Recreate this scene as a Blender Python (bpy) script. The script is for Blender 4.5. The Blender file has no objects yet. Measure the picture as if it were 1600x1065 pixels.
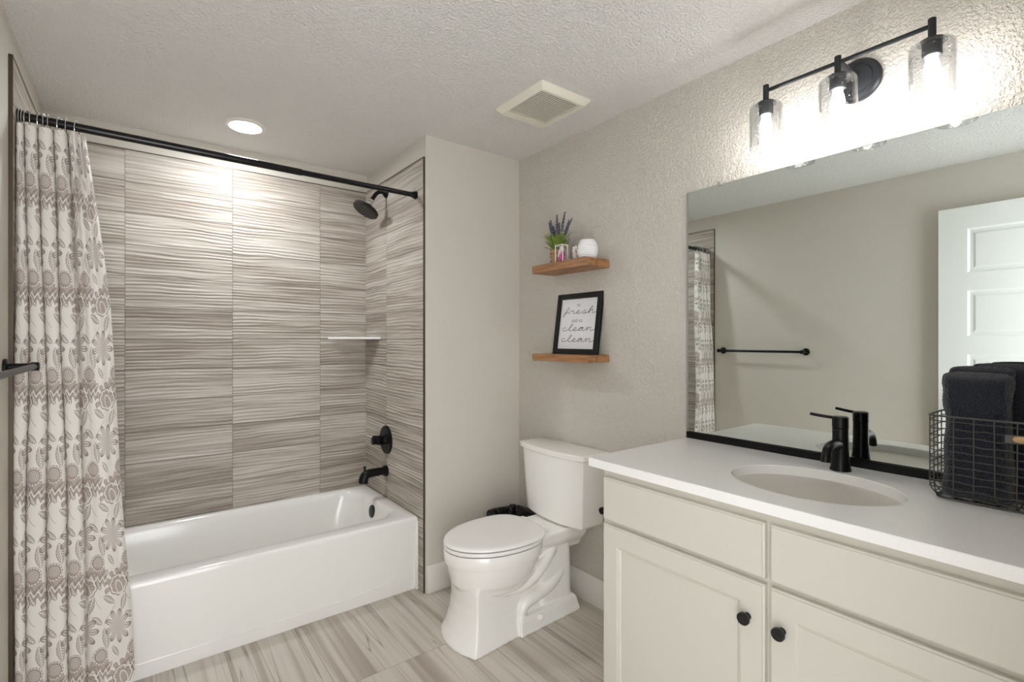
import bpy, bmesh, math, random
from mathutils import Vector, Matrix, noise as mnoise

random.seed(7)
S = bpy.context.scene
COL = S.collection
PI = math.pi

# ------------------------------------------------------------------ camera
FPX, YAW, HCAM = 778.5, 0.6532, 1.30
cd = bpy.data.cameras.new('camera')
cd.sensor_width = 36.0
cd.lens = FPX * 36.0 / 1600.0
cd.shift_y = -(531.4 - 532.5) / 1600.0 * -1.0
cd.clip_start = 0.02
cam = bpy.data.objects.new('camera', cd)
COL.objects.link(cam)
cam.location = (0, 0, HCAM)
cam.rotation_euler = (PI / 2, 0, -YAW)
S.camera = cam

# ------------------------------------------------------------------ world (daylight from the hall, reaches the room through the doorway)
W = bpy.data.worlds.new('world')
S.world = W
W.use_nodes = True
W.node_tree.nodes['Background'].inputs[0].default_value = (0.97, 0.98, 1.0, 1)
W.node_tree.nodes['Background'].inputs[1].default_value = 3.5

# lamp strengths (each lamp's own light is built with the lamp)
BULB_STRENGTH = 58.0
RECESSED_STRENGTH = 140.0

S.view_settings.view_transform = 'Standard'
S.view_settings.look = 'None'
S.view_settings.gamma = 1.0
S.view_settings.use_curve_mapping = False
S.view_settings.exposure = 0.76
S.cycles.max_bounces = 14
S.cycles.diffuse_bounces = 9
S.cycles.glossy_bounces = 6
S.cycles.transmission_bounces = 8
S.cycles.transparent_max_bounces = 16
S.cycles.sample_clamp_indirect = 6.0
S.cycles.caustics_reflective = False
S.cycles.caustics_refractive = False
S.cycles.use_denoising = True

# ------------------------------------------------------------------ room numbers (metres)
XL, XT, XW, XV = -0.32, 1.195, 1.203, 1.813   # left wall, right tile face, alcove drywall, vanity wall
YN, YR, YT, YB = -0.03, 2.300, 2.309, 3.102   # near wall, return wall, tile front edge, back tile face
HC = 2.354
TILE_TOP = 2.24

# ------------------------------------------------------------------ node helpers
class E:
    """a float expression made of math nodes"""
    nt = None
    def __init__(self, v): self.v = v
    @staticmethod
    def wrap(x): return x if isinstance(x, E) else E(float(x))
    @staticmethod
    def op(name, *a):
        n = E.nt.nodes.new('ShaderNodeMath'); n.operation = name
        for i, x in enumerate(a):
            x = E.wrap(x)
            if isinstance(x.v, float): n.inputs[i].default_value = x.v
            else: E.nt.links.new(x.v, n.inputs[i])
        return E(n.outputs[0])
    def __add__(s, o): return E.op('ADD', s, o)
    __radd__ = __add__
    def __sub__(s, o): return E.op('SUBTRACT', s, o)
    def __rsub__(s, o): return E.op('SUBTRACT', o, s)
    def __mul__(s, o): return E.op('MULTIPLY', s, o)
    __rmul__ = __mul__
    def __truediv__(s, o): return E.op('DIVIDE', s, o)
    def __rtruediv__(s, o): return E.op('DIVIDE', o, s)
    def __neg__(s): return E.op('MULTIPLY', s, -1.0)

def e_sin(x): return E.op('SINE', x)
def e_cos(x): return E.op('COSINE', x)
def e_abs(x): return E.op('ABSOLUTE', x)
def e_floor(x): return E.op('FLOOR', x)
def e_fract(x): return E.op('FRACT', x)
def e_max(a, b): return E.op('MAXIMUM', a, b)
def e_min(a, b): return E.op('MINIMUM', a, b)
def e_sqrt(x): return E.op('SQRT', x)
def e_pow(a, b): return E.op('POWER', a, b)
def e_atan2(a, b): return E.op('ARCTAN2', a, b)
def e_ss(x, a, b):
    """smoothstep from a to b (b may be below a)"""
    n = E.nt.nodes.new('ShaderNodeMapRange'); n.interpolation_type = 'SMOOTHSTEP'
    E.nt.links.new(E.wrap(x).v, n.inputs[0]) if not isinstance(E.wrap(x).v, float) else None
    if a <= b:
        n.inputs[1].default_value = a; n.inputs[2].default_value = b
        n.inputs[3].default_value = 0; n.inputs[4].default_value = 1
    else:
        n.inputs[1].default_value = b; n.inputs[2].default_value = a
        n.inputs[3].default_value = 1; n.inputs[4].default_value = 0
    return E(n.outputs[0])
def e_xyz(x, y, z=0.0):
    n = E.nt.nodes.new('ShaderNodeCombineXYZ')
    for i, k in enumerate((x, y, z)):
        k = E.wrap(k)
        if isinstance(k.v, float): n.inputs[i].default_value = k.v
        else: E.nt.links.new(k.v, n.inputs[i])
    return n.outputs[0]
def e_noise(vec, scale=1.0, detail=2.0, rough=0.5):
    n = E.nt.nodes.new('ShaderNodeTexNoise')
    E.nt.links.new(vec, n.inputs['Vector'])
    n.inputs['Scale'].default_value = scale
    n.inputs['Detail'].default_value = detail
    n.inputs['Roughness'].default_value = rough
    return E(n.outputs[0])
def e_hash(vec):
    n = E.nt.nodes.new('ShaderNodeTexWhiteNoise'); n.noise_dimensions = '3D'
    E.nt.links.new(vec, n.inputs['Vector'])
    return E(n.outputs['Value'])
def e_coord(kind='Object'):
    t = E.nt.nodes.new('ShaderNodeTexCoord')
    s = E.nt.nodes.new('ShaderNodeSeparateXYZ')
    E.nt.links.new(t.outputs[kind], s.inputs[0])
    return E(s.outputs[0]), E(s.outputs[1]), E(s.outputs[2]), t.outputs[kind]
def c_ramp(x, stops):
    n = E.nt.nodes.new('ShaderNodeValToRGB')
    E.nt.links.new(x.v, n.inputs[0])
    cr = n.color_ramp
    while len(cr.elements) < len(stops): cr.elements.new(0.5)
    for el, (p, c) in zip(cr.elements, stops):
        el.position = p; el.color = (*c, 1)
    return n.outputs[0]
def c_mix(f, a, b):
    n = E.nt.nodes.new('ShaderNodeMix'); n.data_type = 'RGBA'
    f = E.wrap(f)
    if isinstance(f.v, float): n.inputs[0].default_value = f.v
    else: E.nt.links.new(f.v, n.inputs[0])
    for i, c in ((6, a), (7, b)):
        if isinstance(c, tuple): n.inputs[i].default_value = (*c, 1)
        else: E.nt.links.new(c, n.inputs[i])
    return n.outputs[2]
def lin(r, g, b):
    """sRGB 0-255 to linear"""
    f = lambda v: (v / 255 / 12.92) if v / 255 <= 0.04045 else ((v / 255 + 0.055) / 1.055) ** 2.4
    return (f(r), f(g), f(b))
def new_mat(name, color=(0.8, 0.8, 0.8), rough=0.5, metal=0.0, spec=0.5, coat=0.0):
    m = bpy.data.materials.new(name); m.use_nodes = True
    E.nt = m.node_tree
    b = m.node_tree.nodes['Principled BSDF']
    b.inputs['Base Color'].default_value = (*color, 1)
    b.inputs['Roughness'].default_value = rough
    b.inputs['Metallic'].default_value = metal
    b.inputs['Specular IOR Level'].default_value = spec
    b.inputs['Coat Weight'].default_value = coat
    b.inputs['Coat Roughness'].default_value = 0.05
    return m, b
def add_bump(b, h, strength, dist):
    n = E.nt.nodes.new('ShaderNodeBump')
    n.inputs['Strength'].default_value = strength
    n.inputs['Distance'].default_value = dist
    E.nt.links.new(h.v, n.inputs['Height'])
    E.nt.links.new(n.outputs[0], b.inputs['Normal'])
def set_col(b, c): E.nt.links.new(c, b.inputs['Base Color'])

# ------------------------------------------------------------------ materials
def mat_paint(name, color, rough, scale, strength, dist):
    m, b = new_mat(name, color, rough, spec=0.3)
    x, y, z, v = e_coord()
    n1 = e_noise(v, scale, 3.0, 0.55)
    n2 = e_noise(v, scale * 0.37, 2.0, 0.5)
    h = e_ss(n1 * 0.7 + n2 * 0.3, 0.40, 0.62)
    add_bump(b, h, strength, dist)
    return m

M_WALL = mat_paint('greige wall paint', lin(211, 206, 197), 0.62, 125, 0.8, 0.0035)
M_WALLS = mat_paint('smooth greige wall paint', lin(211, 206, 197), 0.62, 125, 0.25, 0.0015)
M_CEIL = mat_paint('white ceiling paint', lin(226, 225, 222), 0.7, 105, 0.8, 0.0035)
M_EDGE, _ = new_mat('grey mirror edge', lin(150, 152, 146), 0.3)
M_TRIM, _ = new_mat('white trim paint', lin(228, 226, 220), 0.35)
M_DOOR, _ = new_mat('white door paint', lin(236, 238, 236), 0.35)
M_CERAMIC, _ = new_mat('white glazed ceramic', lin(240, 239, 235), 0.08, coat=0.6)
M_ACRYL, _ = new_mat('white tub enamel', lin(240, 240, 237), 0.14, coat=0.4)
M_SEAT, _ = new_mat('white seat plastic', lin(240, 239, 236), 0.22)
M_QUARTZ, b_ = new_mat('white quartz', lin(240, 240, 238), 0.22)
x, y, z, v = e_coord()
set_col(b_, c_mix(e_ss(e_noise(v, 260, 2), 0.58, 0.7), lin(240, 240, 238), lin(234, 234, 232)))
M_CAB, _ = new_mat('pale greige cabinet paint', lin(206, 203, 193), 0.36)
M_CABIN, _ = new_mat('cabinet side paint', lin(203, 199, 189), 0.4)
M_BLACK, _ = new_mat('matte black metal', lin(22, 22, 23), 0.34, metal=0.6)
M_RODBLK, _ = new_mat('gloss black metal', lin(20, 20, 21), 0.2, metal=0.3)
M_BLACKSAT, _ = new_mat('black painted metal', lin(30, 29, 28), 0.42, metal=0.2)
M_FIXT, _ = new_mat('charcoal lamp metal', lin(52, 54, 57), 0.42, metal=0.5)
M_CHROME, _ = new_mat('chrome', (0.75, 0.75, 0.76), 0.08, metal=1.0)
M_BRONZE, _ = new_mat('dark bronze tile edge', lin(92, 80, 68), 0.35, metal=0.7)
M_GASKET_SHADE, _ = new_mat('dark gap', lin(30, 30, 30), 0.8)  # tank gasket, and the painted shade in the seat gaps
M_SLOT_SHADE, _ = new_mat('painted grille shade', lin(26, 25, 23), 0.95, spec=0.1)
M_GRILLE, _ = new_mat('ivory grille plastic', lin(232, 228, 214), 0.4)
M_WIRE, _ = new_mat('dark wire', lin(84, 83, 81), 0.45, metal=0.6)
M_DOT, _ = new_mat('rubber nozzle', lin(70, 68, 66), 0.6)
M_BAG, b_ = new_mat('black plastic bag', lin(14, 14, 15), 0.22)
x, y, z, v = e_coord(); add_bump(b_, e_noise(v, 55, 3), 0.8, 0.01)
M_BIN, _ = new_mat('dark bin plastic', lin(26, 26, 27), 0.5)
M_PAPER, _ = new_mat('print paper', lin(228, 229, 233), 0.35)
M_INK, _ = new_mat('grey ink', lin(62, 62, 64), 0.7)
M_BLKWOOD, b_ = new_mat('black painted wood', lin(13, 14, 14), 0.5, spec=0.3)
x, y, z, v = e_coord(); add_bump(b_, e_noise(e_xyz(x * 30, y * 30, z * 200), 1.0, 3), 0.2, 0.002)
M_VASE, _ = new_mat('white ceramic ribbed', lin(240, 241, 243), 0.3)
M_LEAF, b_ = new_mat('leaf green', lin(92, 128, 50), 0.5)
x, y, z, v = e_coord(); set_col(b_, c_mix(e_noise(v, 60, 2), lin(44, 80, 34), lin(164, 186, 80)))
M_LAV, b_ = new_mat('dusty lavender buds', lin(78, 76, 90), 0.8)
x, y, z, v = e_coord(); set_col(b_, c_mix(e_ss(e_noise(v, 160, 2), 0.35, 0.65), lin(56, 58, 68), lin(120, 116, 136)))
M_KRAFT, b_ = new_mat('kraft paper', lin(176, 138, 100), 0.8)
x, y, z, v = e_coord(); add_bump(b_, e_noise(v, 300, 2), 0.5, 0.001)
M_PINK, _ = new_mat('pink petals', lin(214, 92, 158), 0.6)
M_PEARL, _ = new_mat('white blossom', lin(238, 232, 234), 0.5)
M_CREAM, _ = new_mat('cream box edge', lin(236, 228, 226), 0.4)
M_TWINE, _ = new_mat('twine', lin(150, 116, 82), 0.9)
M_TAG, b_ = new_mat('pale wood grip', lin(196, 158, 108), 0.5)
x, y, z, v = e_coord(); set_col(b_, c_mix(e_noise(e_xyz(x * 90, y * 12, z * 160), 1.0, 3), lin(160, 120, 76), lin(214, 180, 132)))
M_TOWEL, b_ = new_mat('charcoal navy terry', lin(40, 42, 52), 1.0, spec=0.1)
x, y, z, v = e_coord(); n_ = e_noise(v, 420, 2, 0.7)
set_col(b_, c_mix(e_ss(n_, 0.35, 0.7), lin(13, 16, 25), lin(43, 48, 63)))
add_bump(b_, n_, 1.0, 0.004)
b_.inputs['Sheen Weight'].default_value = 0.4
b_.inputs['Sheen Roughness'].default_value = 0.5

def mat_wood():
    m, b = new_mat('rustic brown wood', lin(150, 108, 74), 0.5)
    x, y, z, v = e_coord()
    n = e_noise(e_xyz(x * 26, y * 5, z * 42), 1.0, 4, 0.6)
    k = e_noise(e_xyz(x * 9, y * 3.0, z * 12 + 4), 1.0, 2)
    c = c_ramp(n, [(0.28, lin(104, 68, 42)), (0.48, lin(150, 106, 70)), (0.62, lin(172, 126, 86)), (0.75, lin(128, 86, 54))])
    set_col(b, c_mix(e_ss(k, 0.60, 0.72) * 0.6, c, lin(96, 60, 36)))
    add_bump(b, n, 0.3, 0.002)
    return m
M_WOOD = mat_wood()

def mat_wall_tile(name, axis, u0):
    """0.4665 x 0.1555 m wood-look wave tiles, joints at u0 and at the tile top"""
    m, b = new_mat(name, (0.4, 0.35, 0.3), 0.5, spec=0.25)
    x, y, z, v = e_coord()
    u = (x if axis == 'x' else y) - u0
    w = z - TILE_TOP
    iu, iw = e_floor(u / 0.4665), e_floor(w / 0.1555)
    fu, fw = e_abs(e_fract(u / 0.4665) - 0.5), e_abs(e_fract(w / 0.1555) - 0.5)
    grout_v = e_ss(fu, 0.5 - 0.0026, 0.5 - 0.0012)
    grout_h = e_ss(fw, 0.5 - 0.0125, 0.5 - 0.0070)
    hsh = e_hash(e_xyz(iu, iw, 3.0))
    off = hsh * 37.0
    warp = e_noise(e_xyz(u * 2.1 + off, z * 7.0, off), 1.0, 2.0, 0.5)
    warp2 = e_noise(e_xyz(u * 5.0 + off, z * 26.0, 2.0), 1.0, 1.0, 0.5)
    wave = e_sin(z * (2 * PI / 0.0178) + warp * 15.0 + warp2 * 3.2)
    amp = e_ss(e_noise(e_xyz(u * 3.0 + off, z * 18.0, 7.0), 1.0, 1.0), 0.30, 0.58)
    height = (wave * 0.5 + 0.5) * amp * (1.0 - e_max(grout_h, grout_v)) - e_max(grout_v, grout_h) * 0.9
    streak = e_noise(e_xyz(u * 2.2 + off, z * 62.0 + warp * 2.0, off), 1.0, 4.0, 0.62)
    broad = e_noise(e_xyz(u * 1.1 + off, z * 13.0, off + 5.0), 1.0, 2.0)
    t = streak * 0.62 + broad * 0.38 + (hsh - 0.5) * 0.07
    c = c_ramp(t, [(0.28, lin(130, 120, 110)), (0.44, lin(166, 157, 147)), (0.56, lin(193, 186, 177)), (0.72, lin(212, 206, 199))])
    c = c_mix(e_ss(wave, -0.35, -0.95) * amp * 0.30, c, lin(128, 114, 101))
    c = c_mix(grout_v * 0.75, c, lin(120, 108, 96))
    c = c_mix(grout_h * 0.9, c, lin(118, 108, 98))
    set_col(b, c)
    add_bump(b, height, 1.0, 0.0029)
    return m
M_TILE_B = mat_wall_tile('wave tile back', 'x', -0.023)
M_TILE_S = mat_wall_tile('wave tile sides', 'y', 2.777)

def mat_floor():
    m, b = new_mat('wood look floor tile', (0.4, 0.35, 0.3), 0.3)
    x, y, z, v = e_coord()
    u, w = (x - 0.615) / 0.305, (y - 1.868) / 0.61
    iu, iw = e_floor(u), e_floor(w)
    fu, fw = e_abs(e_fract(u) - 0.5), e_abs(e_fract(w) - 0.5)
    g = e_max(e_ss(fu, 0.5 - 0.0055, 0.5 - 0.0035), e_ss(fw, 0.5 - 0.0028, 0.5 - 0.0018))
    h = e_hash(e_xyz(iu, iw, 1.0)); off = h * 23.0
    warp = e_noise(e_xyz(x * 4, y * 1.3, off), 1.0, 2)
    xs = x + warp * 0.016
    s1 = e_noise(e_xyz(xs * 17.0 + off, y * 0.45, off), 1.0, 2.0, 0.5)
    s2 = e_noise(e_xyz(xs * 95.0, y * 1.2, off + 3), 1.0, 2.0, 0.6)
    c = c_ramp(s1 * 0.84 + s2 * 0.16, [(0.30, lin(156, 145, 133)), (0.41, lin(172, 162, 151)), (0.48, lin(196, 188, 178)), (0.58, lin(204, 197, 188)), (0.68, lin(180, 170, 159))])
    vein = e_ss(e_abs(e_noise(e_xyz(xs * 11 + off, y * 0.30, off + 9), 1.0, 2.0) - 0.5), 0.007, 0.0)
    c = c_mix(vein * 0.6, c, lin(118, 106, 95))
    c = c_mix(g * 0.6, c, lin(128, 117, 105))
    set_col(b, c)
    add_bump(b, 1.0 - g, 0.4, 0.001)
    return m
M_FLOOR = mat_floor()

def mat_curtain():
    """off-white cloth printed with a taupe folk floral: flowers with crowns, seed pods, leaf fans, curled leaves"""
    m, b = new_mat('floral curtain cloth', lin(232, 228, 222), 0.85, spec=0.15)
    x, y, z, v = e_coord('UV')
    PU, PV = 0.152, 0.335
    def loc(cu, cv, rot=0.0, k=1.0):
        du = (e_fract((x - cu) / PU + 0.5) - 0.5) * (PU / k)
        dv = (e_fract((y - cv) / PV + 0.5) - 0.5) * (PV / k)
        if rot:
            c, s = math.cos(rot), math.sin(rot)
            return du * c + dv * s, dv * c - du * s
        return du, dv
    fill, line, white = [], [], []
    def band(d, lo, hi, s): return e_ss(d, lo - s, lo) * e_ss(d, hi + s, hi)
    def leaf(cu, cv, rot, L, B, tone=0.5):
        a, c = loc(cu, cv, rot)
        q = c / L
        d = (1.0 - q * q) * B - e_abs(a)
        ins = e_ss(d, 0.0, 0.0008)
        vein = e_ss(e_sin((c + e_abs(a) * 0.9) * (2 * PI / 0.0095)), 0.0, 0.5)
        mid = e_ss(e_abs(a), 0.0018, 0.0008)
        fill.append(ins * tone)
        line.append(ins * e_max(e_ss(d, 0.0034, 0.0016), vein * 0.8))
        white.append(ins * mid)
    # the crowned flower
    a, c = loc(0.010, 0.085, 0.35, 1.38)
    r = e_sqrt(a * a + c * c * 1.5); th = e_atan2(a, c)
    scal = r - e_abs(e_sin(th * 4.0)) * 0.0035
    fill.append(e_ss(scal, 0.0300, 0.0285))
    white.append(band(scal, 0.0250, 0.0282, 0.0008))
    line.append(band(scal, 0.0300, 0.0322, 0.0006))
    e1 = (a * a) / (0.012 ** 2) + ((c + 0.008) * (c + 0.008)) / (0.019 ** 2)
    white.append(band(e1, 0.75, 1.15, 0.05))
    line.append(e_ss(e_sin(th * 16.0), 0.6, 0.9) * e_ss(scal, 0.024, 0.023) * e_ss(scal, 0.012, 0.013) * 0.7)
    pet = e_abs(e_sin(th * 5.0))
    up = e_ss(e_abs(th), 1.75, 1.6)
    pr = (r - 0.042) / 0.0095
    pe = pr * pr + (1.0 - pet) * (1.0 - pet) * 5.0
    fill.append(e_ss(pe, 0.85, 0.7) * up)
    line.append(band(pe, 0.75, 1.15, 0.08) * up)
    leaf(0.030, 0.020, -0.35, 0.034, 0.0125)
    leaf(-0.040, 0.034, 1.05, 0.034, 0.0130)
    # seed-pod with dotted cap and zigzag skirt
    a, c = loc(0.066, 0.172, -0.12, 1.40)
    r = e_sqrt(a * a + c * c); th = e_atan2(a, c)
    fill.append(e_ss(r, 0.0165, 0.0158) * 0.7)
    line.append(band(r, 0.0155, 0.0175, 0.0005))
    dots = e_ss(e_sin(th * 17.0), 0.25, 0.6)
    fill.append(band(r, 0.0172, 0.0228, 0.0006) * e_ss(e_abs(th), 2.0, 1.9) * 0.9)
    white.append(band(r, 0.0180, 0.0216, 0.0005) * dots)
    line.append(e_ss(e_sin(r * 2 * PI / 0.005), 0.4, 0.8) * e_ss(r, 0.0155, 0.015) * 0.6)
    zz = e_abs(e_fract(a / 0.018 + 0.5) - 0.5) * 0.026
    sk = c + 0.016 + zz
    body = e_ss(sk, -0.034, -0.032) * e_ss(c, -0.008, -0.011) * e_ss(e_abs(a) + c * 0.28, 0.0225, 0.0215)
    fill.append(body)
    white.append(body * band(sk, -0.0215, -0.0170, 0.0006))
    line.append(body * e_max(band(sk, -0.034, -0.0312, 0.0006), band(sk, -0.0100, -0.0075, 0.0005)))
    # spiky leaf fan
    a, c = loc(-0.004, 0.268, -0.25, 1.30)
    r = e_sqrt(a * a + c * c); th = e_atan2(a, c)
    pet = e_abs(e_cos(th * 4.5))
    rr = r / 0.047
    d = pet - (rr * rr * 0.9 + 0.12 / (rr * 6.0 + 0.4))
    fill.append(e_ss(d, 0.0, 0.03) * 0.35)
    line.append(band(d, 0.0, 0.20, 0.03) * 0.95)
    line.append(e_ss(pet, 0.975, 0.992) * e_ss(d, 0.0, 0.05) * 0.8)
    # curled fern leaves and stems
    leaf(-0.062, 0.232, 0.15, 0.042, 0.016, 0.35)
    leaf(0.062, 0.098, 0.5, 0.030, 0.0135, 0.45)
    leaf(-0.058, 0.125, -0.9, 0.030, 0.0125, 0.45)
    leaf(0.055, 0.300, 0.9, 0.028, 0.0115, 0.4)
    leaf(-0.020, 0.178, 0.6, 0.026, 0.0110, 0.4)
    a, c = loc(-0.040, 0.315)
    st = e_abs(a - e_sin(c * 42.0) * 0.012 - c * 0.5)
    line.append(e_ss(st, 0.0019, 0.0009) * e_ss(e_abs(c), 0.033, 0.031) * 0.8)
    a, c = loc(0.052, 0.030)
    st = e_abs(a + c * 0.6 - c * c * 9.0)
    line.append(e_ss(st, 0.0018, 0.0008) * e_ss(e_abs(c), 0.027, 0.025) * 0.7)
    def union(L):
        o = L[0]
        for k in L[1:]: o = e_max(o, k)
        return o
    col = c_mix(union(fill) * 0.92, lin(230, 226, 221), lin(178, 166, 158))
    col = c_mix(union(line) * 0.95, col, lin(143, 132, 125))
    col = c_mix(union(white) * 0.95, col, lin(230, 227, 223))
    set_col(b, col)
    weave = e_noise(e_xyz(x * 900, y * 900), 1.0, 1.0)
    add_bump(b, weave, 0.15, 0.0006)
    return m
M_CURT = mat_curtain()

def mat_glass(name, tint=(0.875, 0.88, 0.885), seeds=True):
    """thin clear glass: transparent with a fresnel reflection"""
    m = bpy.data.materials.new(name); m.use_nodes = True
    nt = m.node_tree; E.nt = nt
    nt.nodes.remove(nt.nodes['Principled BSDF'])
    out = nt.nodes['Material Output']
    tr = nt.nodes.new('ShaderNodeBsdfTransparent'); tr.inputs[0].default_value = (*tint, 1)
    gl = nt.nodes.new('ShaderNodeBsdfGlossy'); gl.inputs['Roughness'].default_value = 0.03
    fr = nt.nodes.new('ShaderNodeLayerWeight'); fr.inputs[0].default_value = 0.5
    mx = nt.nodes.new('ShaderNodeMixShader')
    f = e_pow(E(fr.outputs['Facing']), 3.0) * 0.75 + 0.04
    if seeds:
        x, y, z, v = e_coord()
        n = nt.nodes.new('ShaderNodeTexVoronoi'); n.inputs['Scale'].default_value = 95
        nt.links.new(v, n.inputs['Vector'])
        dot = e_ss(E(n.outputs['Distance']), 0.26, 0.10)
        rare = e_ss(e_noise(v, 45, 1), 0.50, 0.56)
        f = f + dot * rare * 0.55
        add = nt.nodes.new('ShaderNodeBump'); add.inputs['Strength'].default_value = 0.3; add.inputs['Distance'].default_value = 0.002
        nt.links.new(dot.v, add.inputs['Height'])
        nt.links.new(add.outputs[0], gl.inputs['Normal'])
    f = e_min(f, 1.0)
    nt.links.new(f.v, mx.inputs[0])
    nt.links.new(tr.outputs[0], mx.inputs[1]); nt.links.new(gl.outputs[0], mx.inputs[2])
    nt.links.new(mx.outputs[0], out.inputs['Surface'])
    return m
M_SHADE = mat_glass('seeded clear glass')
M_CLEAR = mat_glass('clear acrylic', (0.98, 0.98, 0.98), seeds=False)

def mat_emit(name, color, strength):
    m = bpy.data.materials.new(name); m.use_nodes = True
    nt = m.node_tree
    nt.nodes.remove(nt.nodes['Principled BSDF'])
    e = nt.nodes.new('ShaderNodeEmission')
    e.inputs[0].default_value = (*color, 1); e.inputs[1].default_value = strength
    nt.links.new(e.outputs[0], nt.nodes['Material Output'].inputs['Surface'])
    return m
M_BULB = mat_emit('lit bulb', (1.0, 0.975, 0.95), BULB_STRENGTH)
M_LED = mat_emit('lit lens', (0.96, 0.98, 1.0), RECESSED_STRENGTH)

M_MIRROR, b_ = new_mat('mirror silver', (0.77, 0.82, 0.79), 0.0, metal=1.0)

# ------------------------------------------------------------------ mesh helpers
def V(*a): return Vector(a)
def quad_loft(bm, rings, close=True, cap0=True, cap1=True):
    vs = [[bm.verts.new(p) for p in r] for r in rings]
    n = len(rings[0])
    for a, b in zip(vs, vs[1:]):
        for i in range(n if close else n - 1):
            j = (i + 1) % n
            try: bm.faces.new((a[i], a[j], b[j], b[i]))
            except ValueError: pass
    if cap0: bm.faces.new(list(reversed(vs[0])))
    if cap1: bm.faces.new(vs[-1])
    return vs
def box(bm, lo, hi, bevel=0.0, seg=2, mat=None):
    t = bmesh.new()
    bmesh.ops.create_cube(t, size=1.0)
    lo, hi = Vector(lo), Vector(hi)
    c, s = (lo + hi) / 2, hi - lo
    for v in t.verts: v.co = Vector((v.co.x * s.x, v.co.y * s.y, v.co.z * s.z)) + c
    if bevel > 0:
        bmesh.ops.bevel(t, geom=t.edges[:], offset=bevel, segments=seg, affect='EDGES', profile=0.5)
    if mat is not None: bmesh.ops.transform(t, matrix=mat, verts=t.verts)
    merge(bm, t)
def merge(bm, t):
    me = bpy.data.meshes.new('tmp'); t.to_mesh(me); t.free()
    bm.from_mesh(me); bpy.data.meshes.remove(me)
def frame_of(d):
    d = d.normalized()
    a = Vector((0, 0, 1)) if abs(d.z) < 0.9 else Vector((1, 0, 0))
    u = d.cross(a).normalized()
    return u, d.cross(u).normalized()
def circle(c, u, w, r, n): return [c + u * (r * math.cos(2 * PI * i / n)) + w * (r * math.sin(2 * PI * i / n)) for i in range(n)]
def cyl(bm, p0, p1, r0, r1=None, n=24, cap=True):
    p0, p1 = Vector(p0), Vector(p1)
    r1 = r0 if r1 is None else r1
    u, w = frame_of(p1 - p0)
    quad_loft(bm, [circle(p0, u, w, r0, n), circle(p1, u, w, r1, n)], cap0=cap, cap1=cap)
def lathe(bm, base, axis, prof, n=32, cap0=True, cap1=True):
    """prof: (distance along axis, radius)"""
    base, axis = Vector(base), Vector(axis).normalized()
    u, w = frame_of(axis)
    quad_loft(bm, [circle(base + axis * h, u, w, max(r, 1e-4), n) for h, r in prof], cap0=cap0, cap1=cap1)
def tube(bm, pts, r, n=10, closed=False, cap=True):
    pts = [Vector(p) for p in pts]
    rings = []
    N = len(pts)
    pu = None
    for i, p in enumerate(pts):
        if closed: d = pts[(i + 1) % N] - pts[i - 1]
        else: d = pts[min(i + 1, N - 1)] - pts[max(i - 1, 0)]
        d.normalize()
        if pu is None: u, w = frame_of(d)
        else:
            u = (pu - d * pu.dot(d)).normalized(); w = d.cross(u).normalized()
        pu = u
        rr = r[i] if isinstance(r, (list, tuple)) else r
        rings.append(circle(p, u, w, rr, n))
    if closed:
        rings.append(rings[0]); quad_loft(bm, rings, cap0=False, cap1=False)
        bmesh.ops.remove_doubles(bm, verts=bm.verts, dist=1e-6)
    else: quad_loft(bm, rings, cap0=cap, cap1=cap)
def catmull(P, k=8):
    P = [Vector(p) for p in P]; out = []
    Q = [P[0] * 2 - P[1]] + P + [P[-1] * 2 - P[-2]]
    for i in range(1, len(Q) - 2):
        a, b, c, d = Q[i - 1:i + 3]
        for j in range(k):
            t = j / k
            out.append(0.5 * ((2 * b) + (c - a) * t + (2 * a - 5 * b + 4 * c - d) * t * t + (3 * b - a - 3 * c + d) * t ** 3))
    out.append(P[-1]); return out
def rr_ring(x0, x1, y0, y1, r, k, z):
    out = []
    for cx, cy, a0 in ((x1 - r, y1 - r, 0), (x0 + r, y1 - r, 90), (x0 + r, y0 + r, 180), (x1 - r, y0 + r, 270)):
        for i in range(k):
            a = math.radians(a0 + 90 * i / (k - 1))
            out.append(Vector((cx + r * math.cos(a), cy + r * math.sin(a), z)))
    return out
def ell_ring(cx, cy, a, b, k, z):
    """same point order as rr_ring"""
    out = []
    for q in range(4):
        for i in range(k):
            t = math.radians(90 * q + 90 * (i + 0.5) / k)
            out.append(Vector((cx + a * math.cos(t), cy + b * math.sin(t), z)))
    return out
def ellipsoid(bm, c, r, seg=12, rings=8):
    t = bmesh.new()
    bmesh.ops.create_uvsphere(t, u_segments=seg, v_segments=rings, radius=1.0)
    for v in t.verts: v.co = Vector((v.co.x * r[0] + c[0], v.co.y * r[1] + c[1], v.co.z * r[2] + c[2]))
    merge(bm, t)

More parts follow.
